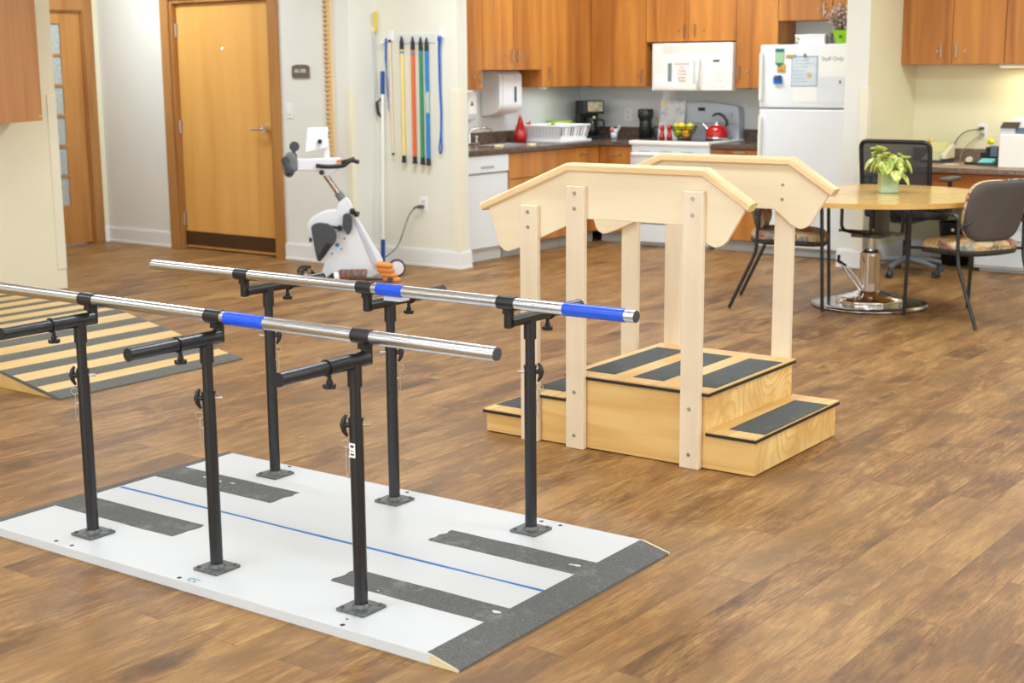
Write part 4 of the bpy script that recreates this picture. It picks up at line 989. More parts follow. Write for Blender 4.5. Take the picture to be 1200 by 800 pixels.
for z0, z1, pr_ in ((1.25, 1.63, fd), (.75, 1.13, ld)):
    m = MB(); m.box(fx0+.008, fx0+.034, 10.515, 10.55, z0, z1); m.build('door_grip', APPLC, pr_, W=True, bevel=.010, seg=3)
def flat(nm, lab, cat, x0, x1, z0, z1, m_, rot=0, th=.003):
    t = thing(nm, lab, cat, ((x0+x1)/2, 10.55, (z0+z1)/2)); 
    MB().box(-(x1-x0)/2, (x1-x0)/2, -th, 0, -(z1-z0)/2, (z1-z0)/2).build('sheet', m_, t); t.rotation_euler = (0, rot, 0); return t
tt = flat('staff_notice', 'white paper notice with grey writing at the top right of the freezer door', 'paper', -4.825, -4.60, 1.44, 1.665, PAPER)
text('lettering', 'Staff Only', .046, BLACKINK, tt, (-4.71, 10.5462, 1.575), (R(90), 0, 0))
m = MB(); m.box(-4.80+4.71+.0, 0, 0, 0, 0, 0)
tt = flat('printed_sheet', 'pale blue printed sheet held by a clip on the freezer door', 'paper', -5.055, -4.835, 1.365, 1.60, picmat('blue_print', [(206, 214, 190), (214, 222, 230), (196, 210, 222), (224, 220, 210)]), th=.006)
m = MB(); m.box(-.11, .11, -.0065, -.006, .107, .1175); m.box(-.11, -.104, -.0065, -.006, -.117, .107); m.box(.104, .11, -.0065, -.006, -.117, .107); m.box(-.11, .11, -.0065, -.006, -.1175, -.112); m.build('border', mat('dusty_blue_print', (140, 166, 192), .5), tt)
m = MB(); [m.box(-.095, -.095+w_, -.0065, -.006, z_, z_+.006) for z_, w_ in ((.08, .13), (.055, .17), (.03, .12), (.0, .1), (-.03, .09), (-.06, .12), (-.085, .14))]; m.build('print_lines', mat('pale_print_lines', (176, 184, 188), .6), tt)
m = MB(); m.cyl((.045, -.0068, -.035), (.045, -.006, -.035), .022); m.build('print_badge', mat('tan_print', (206, 180, 130), .6), tt)
m = MB(); m.box(-.006, .006, -.018, -.003, .105, .135); m.build('clip', mat('brass_clip', (150, 132, 96), .4), tt)
flat('paper_sheet', 'plain white paper sheet low on the freezer door', 'paper', -5.04, -4.83, 1.24, 1.36, PAPER)
flat('paper_sheet', 'pale paper sheet under the staff notice on the freezer door', 'paper', -4.825, -4.605, 1.23, 1.435, mat('bluish_paper', (222, 226, 232), .8))
tt = flat('magnet', 'green magnet with a dark teal tip high on the freezer door', 'magnet', -5.20, -5.125, 1.535, 1.66, mat('pale_green_magnet', (158, 196, 150), .5), th=.006)
m = MB(); m.box(-.0375, .0375, -.0075, -.006, .035, .0625); m.build('teal_band', mat('teal_print', (44, 104, 116), .5), tt); m = MB(); m.prism([(-.0375, -.05), (.0375, -.05), (.0, -.085)], lambda u, v, d_: (u, d_, v), -.0075, 0); m.build('teal_tip', mat('teal_print', (44, 104, 116), .5), tt)
flat('magnet', 'orange and yellow square magnet below the green magnet', 'magnet', -5.18, -5.11, 1.475, 1.535, picmat('orange_print', [(226, 150, 50), (214, 160, 60), (120, 90, 50)]), th=.006)
flat('magnet', 'thin dark and yellow magnet above the printed sheet', 'magnet', -5.105, -5.02, 1.585, 1.61, picmat('dark_yellow_print', [(60, 54, 44), (196, 160, 60), (70, 60, 44)]), th=.006)
tt = flat('chip_clip', 'small blue cup shaped magnet on the freezer door', 'magnet', -5.205, -5.135, 1.385, 1.435, mat('bright_blue_plastic', (22, 104, 196), .4), th=.02)
m = MB(); m.cyl((0, -.01, .022), (0, -.01, .04), .034, .026); m.build('dark_top', DKGREYPL, tt)
flat('magnet', 'tiny grey round magnet on the right of the freezer door', 'magnet', -4.65, -4.635, 1.385, 1.41, GREYPL, th=.006)
t = thing('white_box', 'white lidded box on top of the refrigerator', 'box', (-4.955, 10.72, 1.687))
MB().box(-.125, .125, -.07, .09, 0, .065).build('box', WHITEPL, t, bevel=.006); MB().box(-.13, .13, -.075, .095, .065, .08).build('lid', APPLC, t, bevel=.006)
m = MB(); m.ball((-.11, -.08, .02), .012); m.ball((-.1, -.08, .05), .01); m.build('knob', mat('tan_plastic', (190, 170, 140), .5), t)
t = thing('flower_pot', 'lime green pot of dried flowers on top of the refrigerator', 'potted flowers', (-4.70, 10.71, 1.690))
m = MB(); k4 = [(-.035, -.035), (.035, -.035), (.035, .035), (-.035, .035)]; k5 = [(a*1.9, b*1.9) for a, b in k4]
m._add([(a, b, 0) for a, b in k4]+[(a, b, .105) for a, b in k5]+[(a*.9, b*.9, .105) for a, b in k5]+[(a*.85, b*.85, .02) for a, b in k4], [(3, 2, 1, 0)]+[(i, (i+1) % 4, 4+(i+1) % 4, 4+i) for i in range(4)]+[(4+i, 4+(i+1) % 4, 8+(i+1) % 4, 8+i) for i in range(4)]+[(8+i, 8+(i+1) % 4, 12+(i+1) % 4, 12+i) for i in range(4)]+[(12, 13, 14, 15)])
m.build('pot', mat('lime_ceramic', (146, 200, 32), .35), t)
m = MB(); m.prism([(-.012, .045), (.012, .045), (.012, .065), (-.012, .065)], lambda u, v, d_: (u, d_, v), -.062, -.056); m.build('logo_patch', mat('dark_green_patch', (50, 84, 30), .5), t)
m = MB(); rnd = random.Random(3); m2 = MB()
for i in range(70):
    a = rnd.uniform(0, 2*pi); r_ = rnd.uniform(.02, .13); h = rnd.uniform(.12, .30); p = (r_*cos(a)-.04, r_*sin(a)*.5, h)
    m.tube([(0, 0, .03), (p[0]*.4, p[1]*.4, h*.6), p], .0014, 5)
    m2.ball(p, rnd.uniform(.008, .014), n=7)
m.build('stems', mat('dry_stem', (122, 116, 84), .8), t); m2.build('blossoms', mat('dusty_pink_blossom', (196, 172, 168), .8, var=.3, vs=60), t)
t = thing('glass_vase', 'small clear glass vase beside the green flower pot', 'vase', (-4.80, 10.69, 1.687))
m = MB(); m.lathe([(.001, 0), (.024, 0), (.02, .05), (.028, .09), (.026, .09), (.018, .05), (.02, .005)]); m.build('vase', mat('dark_tinted_glass', (120, 116, 110), .1), t)

# ------------------------------------------------------------------ desk nook
cab('nook_cabinet', 'double door cherry wall cabinet above the desk', -4.284, -3.488, UY+.019, 11.199, 1.525, UT+.12, 'y', [('door', -4.284, -3.887, 1.525, UT+.12, 'v', -3.962, 1.625, -3.995), ('door', -3.887, -3.488, 1.525, UT+.12, 'v', -3.846, 1.625, -3.785)], mt=CHERRY, group='cherry cabinets over the desk')
cab('nook_cabinet', 'cherry wall cabinet over the printer at the right edge', -3.486, -2.69, UY+.019, 11.199, 1.525, UT+.12, 'y', [('door', -3.486, -3.09, 1.525, UT+.12, 'v', -3.14, 1.625, None), ('door', -3.09, -2.69, 1.525, UT+.12, 'v', -3.04, 1.625, None)], mt=CHERRY, group='cherry cabinets over the desk')
st('ceiling_soffit_nook', box(-4.285, -2.6, 10.86, 11.2, UT+.12, CEIL), NOOKWALL)
# under-cabinet lamp
t = thing('undercabinet_light', 'slim glowing lamp under the cabinets above the desk', 'lamp', (-3.3, 11.0, 1.525))
MB().box(-.25, .25, -.04, .04, -.022, 0).build('housing', WHITEPL, t); MB().box(-.24, .24, -.033, .033, -.025, -.022).build('diffuser', mat('warm_lamp_diffuser', (255, 232, 160), .5, emit=3, var=0), t)
area('lamp', (-3.3, 11.0, 1.49), (0, 0, 0), .45, .06, 3.2, (1, .9, .62))
DZ_ = .775; DY = 10.42
t = thing('desk', 'built-in desk with taupe stone-look top and cherry apron', 'desk', (-3.4, 10.8, 0))
m = MB(); m.box(-4.27, -2.3, DY, 11.199, DZ_-.035, DZ_); m.build('top', LAM2, t, W=True, bevel=.004)
m = MB(); m.box(-4.27, -2.3, DY-.004, DY+.0, DZ_-.036, DZ_-.002); m.build('front_edge', LAM2D, t, W=True)
m = MB(); m.box(-4.27, -2.3, 11.18, 11.199, DZ_, DZ_+.10); m.build('backsplash', LAM2D, t, W=True)
m = MB(); m.box(-4.27, -2.3, DY+.03, DY+.05, DZ_-.15, DZ_-.035); m.build('apron', CHERRYH, t, W=True)
m = MB(); m.box(-2.36, -2.3, DY+.06, 11.18, 0, DZ_-.035); m.build('side_panel', CHERRY, t, W=True)
t = thing('file_cabinet', 'white metal cabinet standing under the desk', 'cabinet', (-3.2, 10.85, 0))
m = MB(); m.box(-3.53, -2.95, 10.56, 11.1, .03, .615); m.box(-3.5, -2.98, 10.6, 11.06, 0, .03); m.build('body', mat('pale_grey_metal', (214, 218, 220), .4), t, W=True, bevel=.004)
for z0, z1 in ((.05, .32), (.335, .605)):
    m = MB(); m.box(-3.525, -2.955, 10.545, 10.56, z0, z1); q = m.build('drawer', mat('pale_grey_metal', (214, 218, 220), .4), t, W=True, bevel=.003); handle_h(-3.24, 10.545, (z0+z1)/2+.06, q, 'y')
t = thing('waste_bin', 'black waste bin under the desk behind the office chair', 'bin', (-3.78, 10.86, 0))
m = MB(); m.lathe([(.001, .004), (.10, .0), (.13, .32), (.136, .33), (.125, .33), (.095, .01)]); m.build('bin', BLACKPL, t)
m = MB(); m.cyl((.02, -.128, .28), (.02, -.134, .28), .012); m.build('white_sticker', WHITEPL, t)
# printer
t = thing('printer', 'white desktop printer with a dark control panel at the right edge', 'printer', (-3.16, 10.80, DZ_))
m = MB(); m.box(-.23, .23, -.25, .25, 0, .25); m.build('body', APPLC, t, bevel=.012, seg=3)
m = MB(); m.prism([(-.225, .29), (.225, .29), (.225, .36), (-.14, .36)], lambda u, v, d_: (u, d_, v), -.23, .24); m.build('scanner_lid', APPLC, t, bevel=.008)
m = MB(); m.box(-.22, .22, -.23, .23, .25, .29); m.build('output_slot', mat('blue_grey_slot', (98, 116, 136), .4), t)
m = MB(); m.box(-.23, -.12, -.245, .0, .25, .292); m.build('corner_pillar', APPL, t, bevel=.004)
m = MB(); m.prism([(-.225, .293), (-.10, .293), (-.085, .335), (-.20, .335)], lambda u, v, d_: (u, d_, v), -.262, -.231); m.build('control_panel', mat('dark_brown_panel', (84, 70, 54), .4), t)
m = MB(); m.box(.12, .2, -.252, -.249, .05, .06); m.build('badge', GREYPL, t)
t = thing('monitor', 'black computer screen at the right edge behind the printer', 'monitor', (-2.99, 11.14, DZ_))
m = MB(); m.box(-.10, .10, -.04, .04, 0, .012); m.cyl((0, 0, .012), (0, 0, .3), .02); m.build('stand', BLACKPL, t)
m = MB(); m.box(-.285, .26, -.03, .0, .26, .58); m.build('screen', BLACKPL, t, bevel=.005)
# desk phone
t = thing('desk_phone', 'cream desk phone behind the office chair', 'phone', (-4.0, 10.98, DZ_))
m = MB(); m.prism([(-.10, 0), (.10, 0), (.10, .02), (-.10, .02)], lambda u, v, d_: (u, d_, v), -.1, .1); m.build('base', DKGREYPL, t)
m = MB(); m.prism([(-.10, .02), (.10, .03), (.10, .10), (-.10, .03)], lambda u, v, d_: (d_, u, v), -.09, .055); m.build('face', mat('olive_cream_plastic', (206, 204, 170), .5), t, bevel=.004)
m = MB(); m.prism([(-.10, .03), (.11, .03), (.11, .135), (.07, .135), (-.10, .07)], lambda u, v, d_: (d_, u, v), .06, .10); m.build('handset', mat('cream_plastic', (224, 220, 192), .4), t, bevel=.008)
m = MB(); m.box(-.08, .045, .06, .10, .08, .15); m.build('sticky_note', mat('pale_yellow_note', (236, 232, 160), .8), t)
m = MB(); m.ball((-.09, .09, .16), .02); m.build('yellow_dot', mat('yellow_plastic', (232, 200, 60), .5), t)
t = thing('desk_organizer', 'black desk organizer with pens and a yellow pompom', 'organizer', (-3.56, 10.98, DZ_))
m = MB(); m.box(-.05, .07, -.05, .05, 0, .13); m.box(-.09, -.05, -.05, .05, 0, .09); m.build('body', BLACKPL, t, bevel=.006)
m = MB(); m.box(-.01, .04, -.052, -.05, .06, .14); m.build('metal_face', mat('blue_grey_slot', (98, 116, 136), .4), t)
m = MB(); m.cyl((.04, 0, .1), (.075, 0, .26), .007); m.cyl((.0, .02, .1), (.07, .02, .19), .004); m.build('red_pen', mat('red_pen', (222, 80, 54), .4), t)
m = MB(); m.cyl((-.03, 0, .08), (-.03, 0, .15), .004)
for i in range(7): m.ball((-.03+.014*cos(i*.9), .014*sin(i*.9), .165+.006*(i % 3)), .015, n=8)
m.build('yellow_pompom', mat('bright_yellow_wool', (246, 232, 30), .8), t)
t = thing('note_pad', 'teal sticky note pad in a dark tray on the desk', 'note pad', (-3.55, 10.80, DZ_))
MB().box(-.07, .07, -.045, .045, 0, .022).build('tray', DKGREYPL, t, bevel=.004)
m = MB(); m.prism([(-.045, .022), (.045, .022), (.045, .05), (-.045, .026)], lambda u, v, d_: (d_, u, v), -.055, .05); m.build('notes', mat('teal_paper', (110, 206, 206), .7), t)
t = thing('tape_dispenser', 'black tape dispenser with a pale roll on the desk', 'tape dispenser', (-3.70, 10.84, DZ_))
m = MB(); m.box(-.03, .075, -.025, .025, 0, .02); m.build('base', BLACKPL, t, bevel=.005)
m = MB(); m.cyl((0, -.012, .035), (0, .012, .035), .024); m.build('roll', mat('cream_plastic', (224, 220, 192), .4), t)
t = thing('paper_scrap', 'small white paper lying on the desk left of the tape dispenser', 'paper', (-3.82, 10.80, DZ_))
MB().box(-.06, .05, -.04, .04, 0, .001).build('sheet', PAPER, t)
m = MB(); m.box(-3.75, -3.715, 11.165, 11.192, 1.022, 1.045); m.tube(rounded([(-3.74, 11.17, 1.03), (-3.86, 11.16, 1.01), (-3.93, 11.155, .93), (-3.94, 11.15, .78)], .06), .004, 8)
tag(m.build('black_cord', mat('dark_cable', (74, 66, 56), .5)), 'dark cord curving from the upper socket over the desk down left', 'cable')
m = MB(); m.box(-3.745, -3.71, 11.165, 11.192, .978, 1.0); m.tube(rounded([(-3.73, 11.17, .985), (-3.80, 11.15, .93), (-3.86, 11.13, .86), (-3.87, 11.12, .78)], .05), .0035, 8)
tag(m.build('grey_cord', mat('tan_cable', (170, 154, 120), .5)), 'pale cord from the lower socket over the desk', 'cable')

# ------------------------------------------------------------------ table
TX, TY, TZ = -3.556, 8.649, .72
t = thing('round_table', 'round honey laminate table on a chrome hydraulic pedestal', 'table', (TX, TY, 0))
m = MB(); m.cyl((0, 0, TZ-.030), (0, 0, TZ), .752, n=96); m.build('tabletop', TABLEW, t, bevel=.006, seg=3)
m = MB(); m.lathe([(.001, .004), (.365, .004), (.37, .010), (.365, .018), (.30, .022), (.001, .022)], n=64); m.lathe([(.001, .0), (.367, 0), (.367, .006)], n=64); m.build('base_disc', mat('dull_chrome', (170, 172, 168), .18, metal=1, var=.15, vs=8), t)
m = MB(); m.lathe([(.225, .022), (.225, .045), (.215, .055), (.12, .075), (.075, .095), (.065, .10)], n=8); m.build('flange', CHROME, t, bevel=.004)
m = MB(); m.cyl((0, 0, .06), (0, 0, .345), .066, n=12); m.cyl((0, 0, .345), (0, 0, .36), .066, .05, n=12); m.build('column', CHROME, t)
m = MB(); m.box(.02, .055, -.072, -.05, .15, .33); m.build('cover_plate', mat('brass_tint_plate', (210, 200, 170), .2, metal=.9), t)
m = MB(); m.cyl((0, 0, .36), (0, 0, .45), .020, n=16); m.build('piston', CHROME, t)
m = MB(); m.box(-.10, .10, -.10, .10, .445, .47); m.box(.02, .10, -.01, .05, .47, .69); m.build('mount_block', mat('gunmetal_bracket', (104, 98, 90), .35, metal=.6), t, bevel=.006)
m = MB(); m.tube(rounded([(-.04, -.04, .09), (-.16, -.10, .27), (-.18, -.12, .29)], .02), .006, 8); m.tube(rounded([(-.02, -.06, .12), (-.06, -.10, .2), (-.12, -.14, .275)], .02), .006, 8); m.build('pump_rod', CHROME, t)
m = MB(); m.tube([(-.19, -.06, .315), (-.17, -.11, .29), (-.10, -.16, .27)], .010, 10, flat=.7); m.build('pump_pedal', BLACKPL, t)
for off in (-.13, .13):
    d_ = Vector((.95, -.31, 0)); o_ = Vector((.75, .66, 0))*off*.8
    w2 = .12
    pts = [o_-d_*w2+Vector((0, 0, TZ-.03)), o_-d_*w2+Vector((0, 0, .48)), o_+d_*w2+Vector((0, 0, .46)), o_+d_*w2+Vector((0, 0, TZ-.03))]
    m = MB(); m.tube(rounded(pts, .045), .011, 12); m.build('underframe_loop', BLACKP, t)
m = MB(); m.box(-.22, .22, -.012, .012, .466, .482); m.build('cross_bar', mat('gunmetal_bracket', (104, 98, 90), .35, metal=.6), t)
# plant
t = thing('potted_plant', 'variegated pothos in a pale green glass pot on the round table', 'plant', (-3.485, 8.715, TZ), R(35))
m = MB(); m.box(-.056, .056, -.056, .056, .004, .13); m.build('pot', mat('pale_green_glass', (160, 186, 140), .12, var=.05, coat=.4), t, bevel=.008, seg=3)
m = MB(); m.box(-.055, .055, -.055, .055, 0, .006); m.build('pot_base', mat('deep_green_glass', (120, 150, 104), .1), t)
def leafmat():
    k = NT('variegated_leaf'); n1 = k.noise(k.coord(), 28, 4, .6, .8)
    k.base(k.ramp(n1, [(.38, lin((110, 148, 60))), (.5, lin((186, 198, 96))), (.6, lin((226, 224, 140)))])); k.b.inputs['Roughness'].default_value = .4
    k.b.inputs['Subsurface Weight'].default_value = .0; return k.m
LEAF = leafmat(); rnd = random.Random(11)
stems = MB()
for i in range(34):
    a = 2*pi*i/34*3.1+rnd.uniform(-.3, .3); f = rnd.uniform(.25, 1)
    rr = .02+.075*f; h = .15+.15*(1-f)*rnd.uniform(.6, 1.2)+.02*rnd.random() if f < .75 else rnd.uniform(.09, .22)
    p = Vector((rr*cos(a), rr*sin(a), h)); base = Vector((.02*cos(a), .02*sin(a), .12))
    stems.tube([base, (base+p)/2+Vector((0, 0, .03)), p], .0022, 6)
    d_ = Vector((cos(a), sin(a), rnd.uniform(-2.6, -.4) if f > .45 else rnd.uniform(-.9, .9))).normalized()
    s_ = d_.cross(Vector((0, 0, 1))).normalized(); n_ = s_.cross(d_); Ls = rnd.uniform(.075, .10); Wd = Ls*.36
    rows = []
    for q in range(9):
        u = q/8; wv = Wd*(sin(pi*min(1, u*1.02)**.75))*(1 if u < 1 else 0)+.0006
        c_ = p+d_*Ls*u-n_*(.022*u*u)
        rows.append([tuple(c_+s_*wv*e+n_*(.012*(abs(e)**1.5))) for e in (-1, -.5, 0, .5, 1)])
    m = MB(); m.sheet(rows); m.build('leaf', LEAF, t, solid=.0012)
stems.build('stems', mat('leaf_stem', (150, 170, 90), .5), t)

# ------------------------------------------------------------------ guest chairs
def guest_chair(lab, loc, rz, group='tapestry seat armchairs'):
    t = thing('guest_chair', lab, 'chair', loc, rz, group)
    yw = .27
    for s_ in (-1, 1):
        y = s_*yw
        pts = [(.285, y, .006), (.262, y, .655), (-.12, y, .60), (-.135, y, .34), (-.30, y, .006)]
        m = MB(); m.tube(rounded([(.285, y, .006), (.262, y, .665), (.20, y, .668)], .035, 5), .0115, 12); m.build('front_leg', BLACKP, t)
        m = MB(); m.tube(rounded([(-.125, y, .64), (-.135, y, .37), (-.30, y, .006)], .06, 5), .0115, 12); m.build('rear_leg', BLACKP, t)
        m = MB(); m.tube(rounded([(.235, y, .668), (.15, y, .668), (-.10, y, .655), (-.126, y, .63)], .03, 4), .0135, 12, flat=.8); m.build('armrest', mat('arm_black', (52, 48, 46), .3), t)
        m = MB(); m.cyl((.0, s_*.22, .43), (-.132, y, .43), .009, n=10); m.build('seat_bracket', BLACKP, t); m = MB(); m.cyl((.17, s_*.22, .43), (.272, y, .43), .009, n=10); m.build('seat_bracket', BLACKP, t)
    # seat: shell + cushion (superellipse)
    def pad(cx, rx, ry, prof, n=40, pw=3.2, dish=0):
        mm = MB(); rows = []
        for k_, z in prof:
            row = []
            for j in range(n):
                q = 2*pi*j/n; c_, s2_ = cos(q), sin(q)
                x_ = rx*k_*math.copysign(abs(c_)**(2/pw), c_); y_ = ry*k_*math.copysign(abs(s2_)**(2/pw), s2_)
                row.append((cx+x_, y_, z-(.02*(x_/rx)**2 if x_ > 0 else 0)*1.0))
            rows.append(row+[row[0]])
        mm.sheet(rows); return mm
    m = pad(.045, .245, .245, [(.001, .405), (.80, .405), (.96, .415), (1.0, .432), (.985, .445)]); m.build('seat_shell', mat('charcoal_shell', (62, 60, 60), .6), t)
    m = pad(.045, .243, .243, [(.985, .443), (1.0, .46), (.98, .478), (.90, .492), (.6, .500), (.001, .503)]); m.build('seat_cushion', TAP, t)
    # backrest: leaning panel, rounded
    tilt = R(14)
    def bk(rx, rz, d0, d1, mt_, nm, n=44, pw=4.2):
        mm = MB(); rows = []
        for k_, d_ in d0:
            row = []
            for j in range(n):
                q = 2*pi*j/n; c_, s2_ = cos(q), sin(q)
                u = rx*k_*math.copysign(abs(c_)**(2/pw), c_); v = rz*k_*math.copysign(abs(s2_)**(2/pw), s2_)
                if v < 0: u *= 1-.07*(v/rz)**2
                x_ = d_+.05*(u/rx)**2; row.append((-.185+x_*cos(tilt)-v*sin(tilt), u, .675+v*cos(tilt)+x_*sin(tilt)))
            rows.append(row+[row[0]])
        mm.sheet(rows); return mm.build(nm, mt_, t)
    bk(.235, .185, [(.001, -.032), (.8, -.032), (.95, -.028), (1.0, -.012), (.99, .0)], 0, SHELLF, 'back_shell')
    bk(.240, .190, [(.985, -.004), (1.0, .006), (.97, .022), (.85, .034), (.5, .040), (.001, .042)], 0, TAP, 'back_cushion')
    m = MB()
    for s_ in (-1, 1):
        m.tube(rounded([(-.13, s_*.27, .58), (-.15, s_*.235, .60), (-.155, s_*.20, .62)], .02), .009, 8)
    m.build('back_bracket', BLACKP, t)
    return t
c1, c2, c3, c4 = Vector((-3.204, 8.362)), Vector((-2.682, 8.118)), Vector((-3.007, 8.879)), Vector((-2.48, 8.64))
cc = (c1+c2+c3+c4)/4
guest_chair('tapestry seat armchair seen from behind at the right of the round table', (cc.x, cc.y, 0), math.atan2(.42, -.905))
guest_chair('tapestry seat armchair left of the round table behind the training stairs', (-4.05, 8.39, 0), math.atan2(.34, .94))

# ------------------------------------------------------------------ office chair
t = thing('office_chair', 'black mesh back office chair pulled up to the desk', 'office chair', (-3.90, 10.16, 0), R(88))
def lp(pts, r, nm, mt_, n=10, flat=1, closed=False): return MB().tube(pts, r, n, flat=flat, closed=closed).build(nm, mt_, t)
for i in range(5):
    q = 2*pi*i/5+R(35); c_, s_ = cos(q), sin(q)
    leg = lp([(.03*c_, .03*s_, .115), (.17*c_, .17*s_, .10), (.285*c_, .285*s_, .075)], [.024, .020, .015], 'base_leg', GREYPL, 10)
    m = MB(); p = Vector((.285*c_, .285*s_, 0)); e = Vector((-s_, c_, 0))
    m.cyl(p-e*.022+Vector((0, 0, .027)), p-e*.006+Vector((0, 0, .027)), .027, n=18); m.cyl(p+e*.006+Vector((0, 0, .027)), p+e*.022+Vector((0, 0, .027)), .027, n=18); m.cyl(p+Vector((0, 0, .03)), p+Vector((0, 0, .078)), .010, n=10)
    m.build('caster', DKGREYPL, leg)
m = MB(); m.cyl((0, 0, .09), (0, 0, .25), .03); m.cyl((0, 0, .25), (0, 0, .40), .018); m.build('gas_column', BLACKPL, t)
m = MB(); m.box(-.12, .12, -.09, .09, .385, .43); m.build('mechanism', DKGREYPL, t, bevel=.01)
m = MB(); m.box(-.24, .24, -.25, .25, .425, .50); m.build('seat', OFFICEF, t, bevel=.035, seg=5)
# back: frame loop with mesh; chair faces local +x
fr = []
for (y, z) in rpoly([(-.255, .54), (.255, .54), (.262, .985), (-.262, .985)], .055, 5): fr.append((-.235-(z-.54)*.12-.035*(1-(y/.26)**2), y, z))
MB().tube(fr, .016, 10, closed=True).build('back_frame', BLACKPL, t)
rows = [[(-.232-(z-.54)*.12-.035*(1-(y/.26)**2), y, z) for y in [-.25+.5*i/12 for i in range(13)]] for z in [.55+.42*j/6 for j in range(7)]]
MB().sheet(rows).build('back_mesh', MESHB, t)
lp(rounded([(-.25, -.25, .64), (-.31, -.1, .70), (-.31, .1, .70), (-.25, .25, .64)], .08), .014, 'lumbar_bar', BLACKPL)
lp(rounded([(-.05, 0, .41), (-.28, 0, .42), (-.31, 0, .55), (-.315, 0, .70)], .08), .022, 'back_support', BLACKPL)
for s_ in (-1, 1):
    a_ = lp(rounded([(.0, s_*.12, .42), (.0, s_*.30, .43), (.0, s_*.305, .50), (.0, s_*.305, .70)], .04), .016, 'armrest', BLACKPL)
    m = MB(); m.box(-.12, .12, s_*.305-.04, s_*.305+.04, .70, .73); m.build('arm_pad', mat('worn_arm_pad', (96, 94, 86), .6), a_, bevel=.014, seg=3)

# ------------------------------------------------------------------ exercise bike
BK = thing('exercise_bike', 'white arm and leg pedal exerciser with a tilted display by the wall', 'exercise bike', (-7.12, 7.62, 0), math.atan2(.68, .733))
# local x to the right along the machine, local y away from the viewer
def Q(px_, py_):   # machine side-view units (photo grid) to metres
    return ((px_-410)/ 160.5 + 0.0, (327.5-py_)/160.5*1.0)
BW = mat('bike_white_shell', (232, 234, 238), .32, var=.01)
def pp_(lst): return [Q(*p) for p in lst]
sideP = rpoly(pp_([(358, 263), (366, 254), (380, 247), (394, 246), (396, 238), (405, 231), (411, 238), (414, 250), (447, 308), (445, 319), (432, 326), (373, 324), (379, 306), (367, 297)]), [.04, .03, .05, .01, .02, .03, .03, .03, .04, .03, .01, .01, .03, .03])
m = MB(); m.prism(sideP, lambda u, v, d_: (u, d_, v+.015), -.075, .075); body = m.build('body_shell', BW, BK, bevel=.018, seg=3)
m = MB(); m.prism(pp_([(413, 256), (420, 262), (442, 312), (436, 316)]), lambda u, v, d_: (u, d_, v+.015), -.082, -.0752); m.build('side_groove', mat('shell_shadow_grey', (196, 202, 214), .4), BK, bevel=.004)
m = MB()
for (x_, y_, r_, ) in ((393.5, 286.5, .015), (402, 279, .0075), (398, 291.5, .0075), (387, 296.5, .0075)):
    u, v = Q(x_, y_); m.cyl((u, -.0755, v+.015), (u, -.0775, v+.015), r_, n=16)
m.build('blue_dots', mat('azure_dot', (34, 140, 200), .4), BK)
u, v = Q(363, 280); m = MB(); m.box(u-.012, u+.01, -.078, -.074, v, v+.03); m.build('side_button', BLACKPL, BK)
# column
a, b = Q(404, 238), Q(380, 200)
m = MB(); m.cyl((a[0], 0, a[1]), (a[0]-.05, 0, a[1]+.085), .030); m.build('column_sleeve', GREYPL, BK)
m = MB(); m.cyl((a[0]-.04, 0, a[1]+.07), (b[0], 0, b[1]), .022); m.build('column', CHROME, BK)
# head unit
hd = rpoly(pp_([(350, 184), (400, 184), (401, 195), (392, 201), (386, 205), (379, 204), (371, 198), (350, 198)]), .012)
m = MB(); m.prism(hd, lambda u, v, d_: (u, d_, v), -.045, .045); m.build('head_housing', BW, BK, bevel=.012, seg=3)
u0, v0 = Q(341, 189)
m = MB(); m.prism(rpoly([(u0-.055, v0-.03), (u0-.02, v0+.075), (u0+.03, v0+.075), (u0+.06, v0+.03), (u0+.06, v0-.06), (u0-.02, v0-.08)], .03), lambda u, v, d_: (u, d_, v), -.065, .065); m.build('arm_motor', GREYPL, BK, bevel=.012)
def crank(cx, cz, y, sgn, ex, ez, nm='arm_crank'):
    m = MB(); m.cyl((cx, y, cz), (cx, y+sgn*.02, cz), .030, n=20); m.tube([(cx, y+sgn*.015, cz), (ex, y+sgn*.02, ez)], .014, 10); m.cyl((ex, y+sgn*.005, ez), (ex, y+sgn*.028, ez), .036, n=20)
    c = m.build(nm, DKGREYPL, BK); m = MB(); m.cyl((ex, y+sgn*.02, ez), (ex, y+sgn*.12, ez), .011, n=12); m.ball((ex, y+sgn*.12, ez), .014); m.build('peg_handle', BLACKPL, c)
q = Q(337, 186); e = Q(341, 199); crank(q[0], q[1], -.065, -1, e[0], e[1])
q = Q(345, 182); e = Q(347, 171); crank(q[0], q[1], .065, 1, e[0], e[1]+.0)
# hand grips
m = MB(); g0 = Q(372, 192); g1 = Q(421, 189)
m.tube(rounded([(g0[0], -.06, g0[1]), (g0[0]+.08, -.075, g0[1]-.01), (g0[0]+.2, -.075, g0[1]-.005), (g1[0]-.06, -.065, g1[1]+.02), (g1[0], -.05, g1[1])], .05), .015, 12)
m.tube(rounded([(g0[0]+.04, .06, g0[1]+.01), (g0[0]+.2, .075, g0[1]+.015), (g1[0]-.03, .06, g1[1]+.02)], .05), .014, 12); m.build('hand_grips', BLACKPL, BK)
u, v = Q(378, 200); m = MB(); m.cyl((u, -.045, v), (u, -.07, v), .018); m.build('clamp_knob', BLACKPL, BK)
u, v = Q(398, 188); m = MB(); m.box(u-.015, u+.015, -.055, -.044, v-.008, v+.015); m.build('orange_button', mat('orange_button', (240, 130, 50), .5), BK)
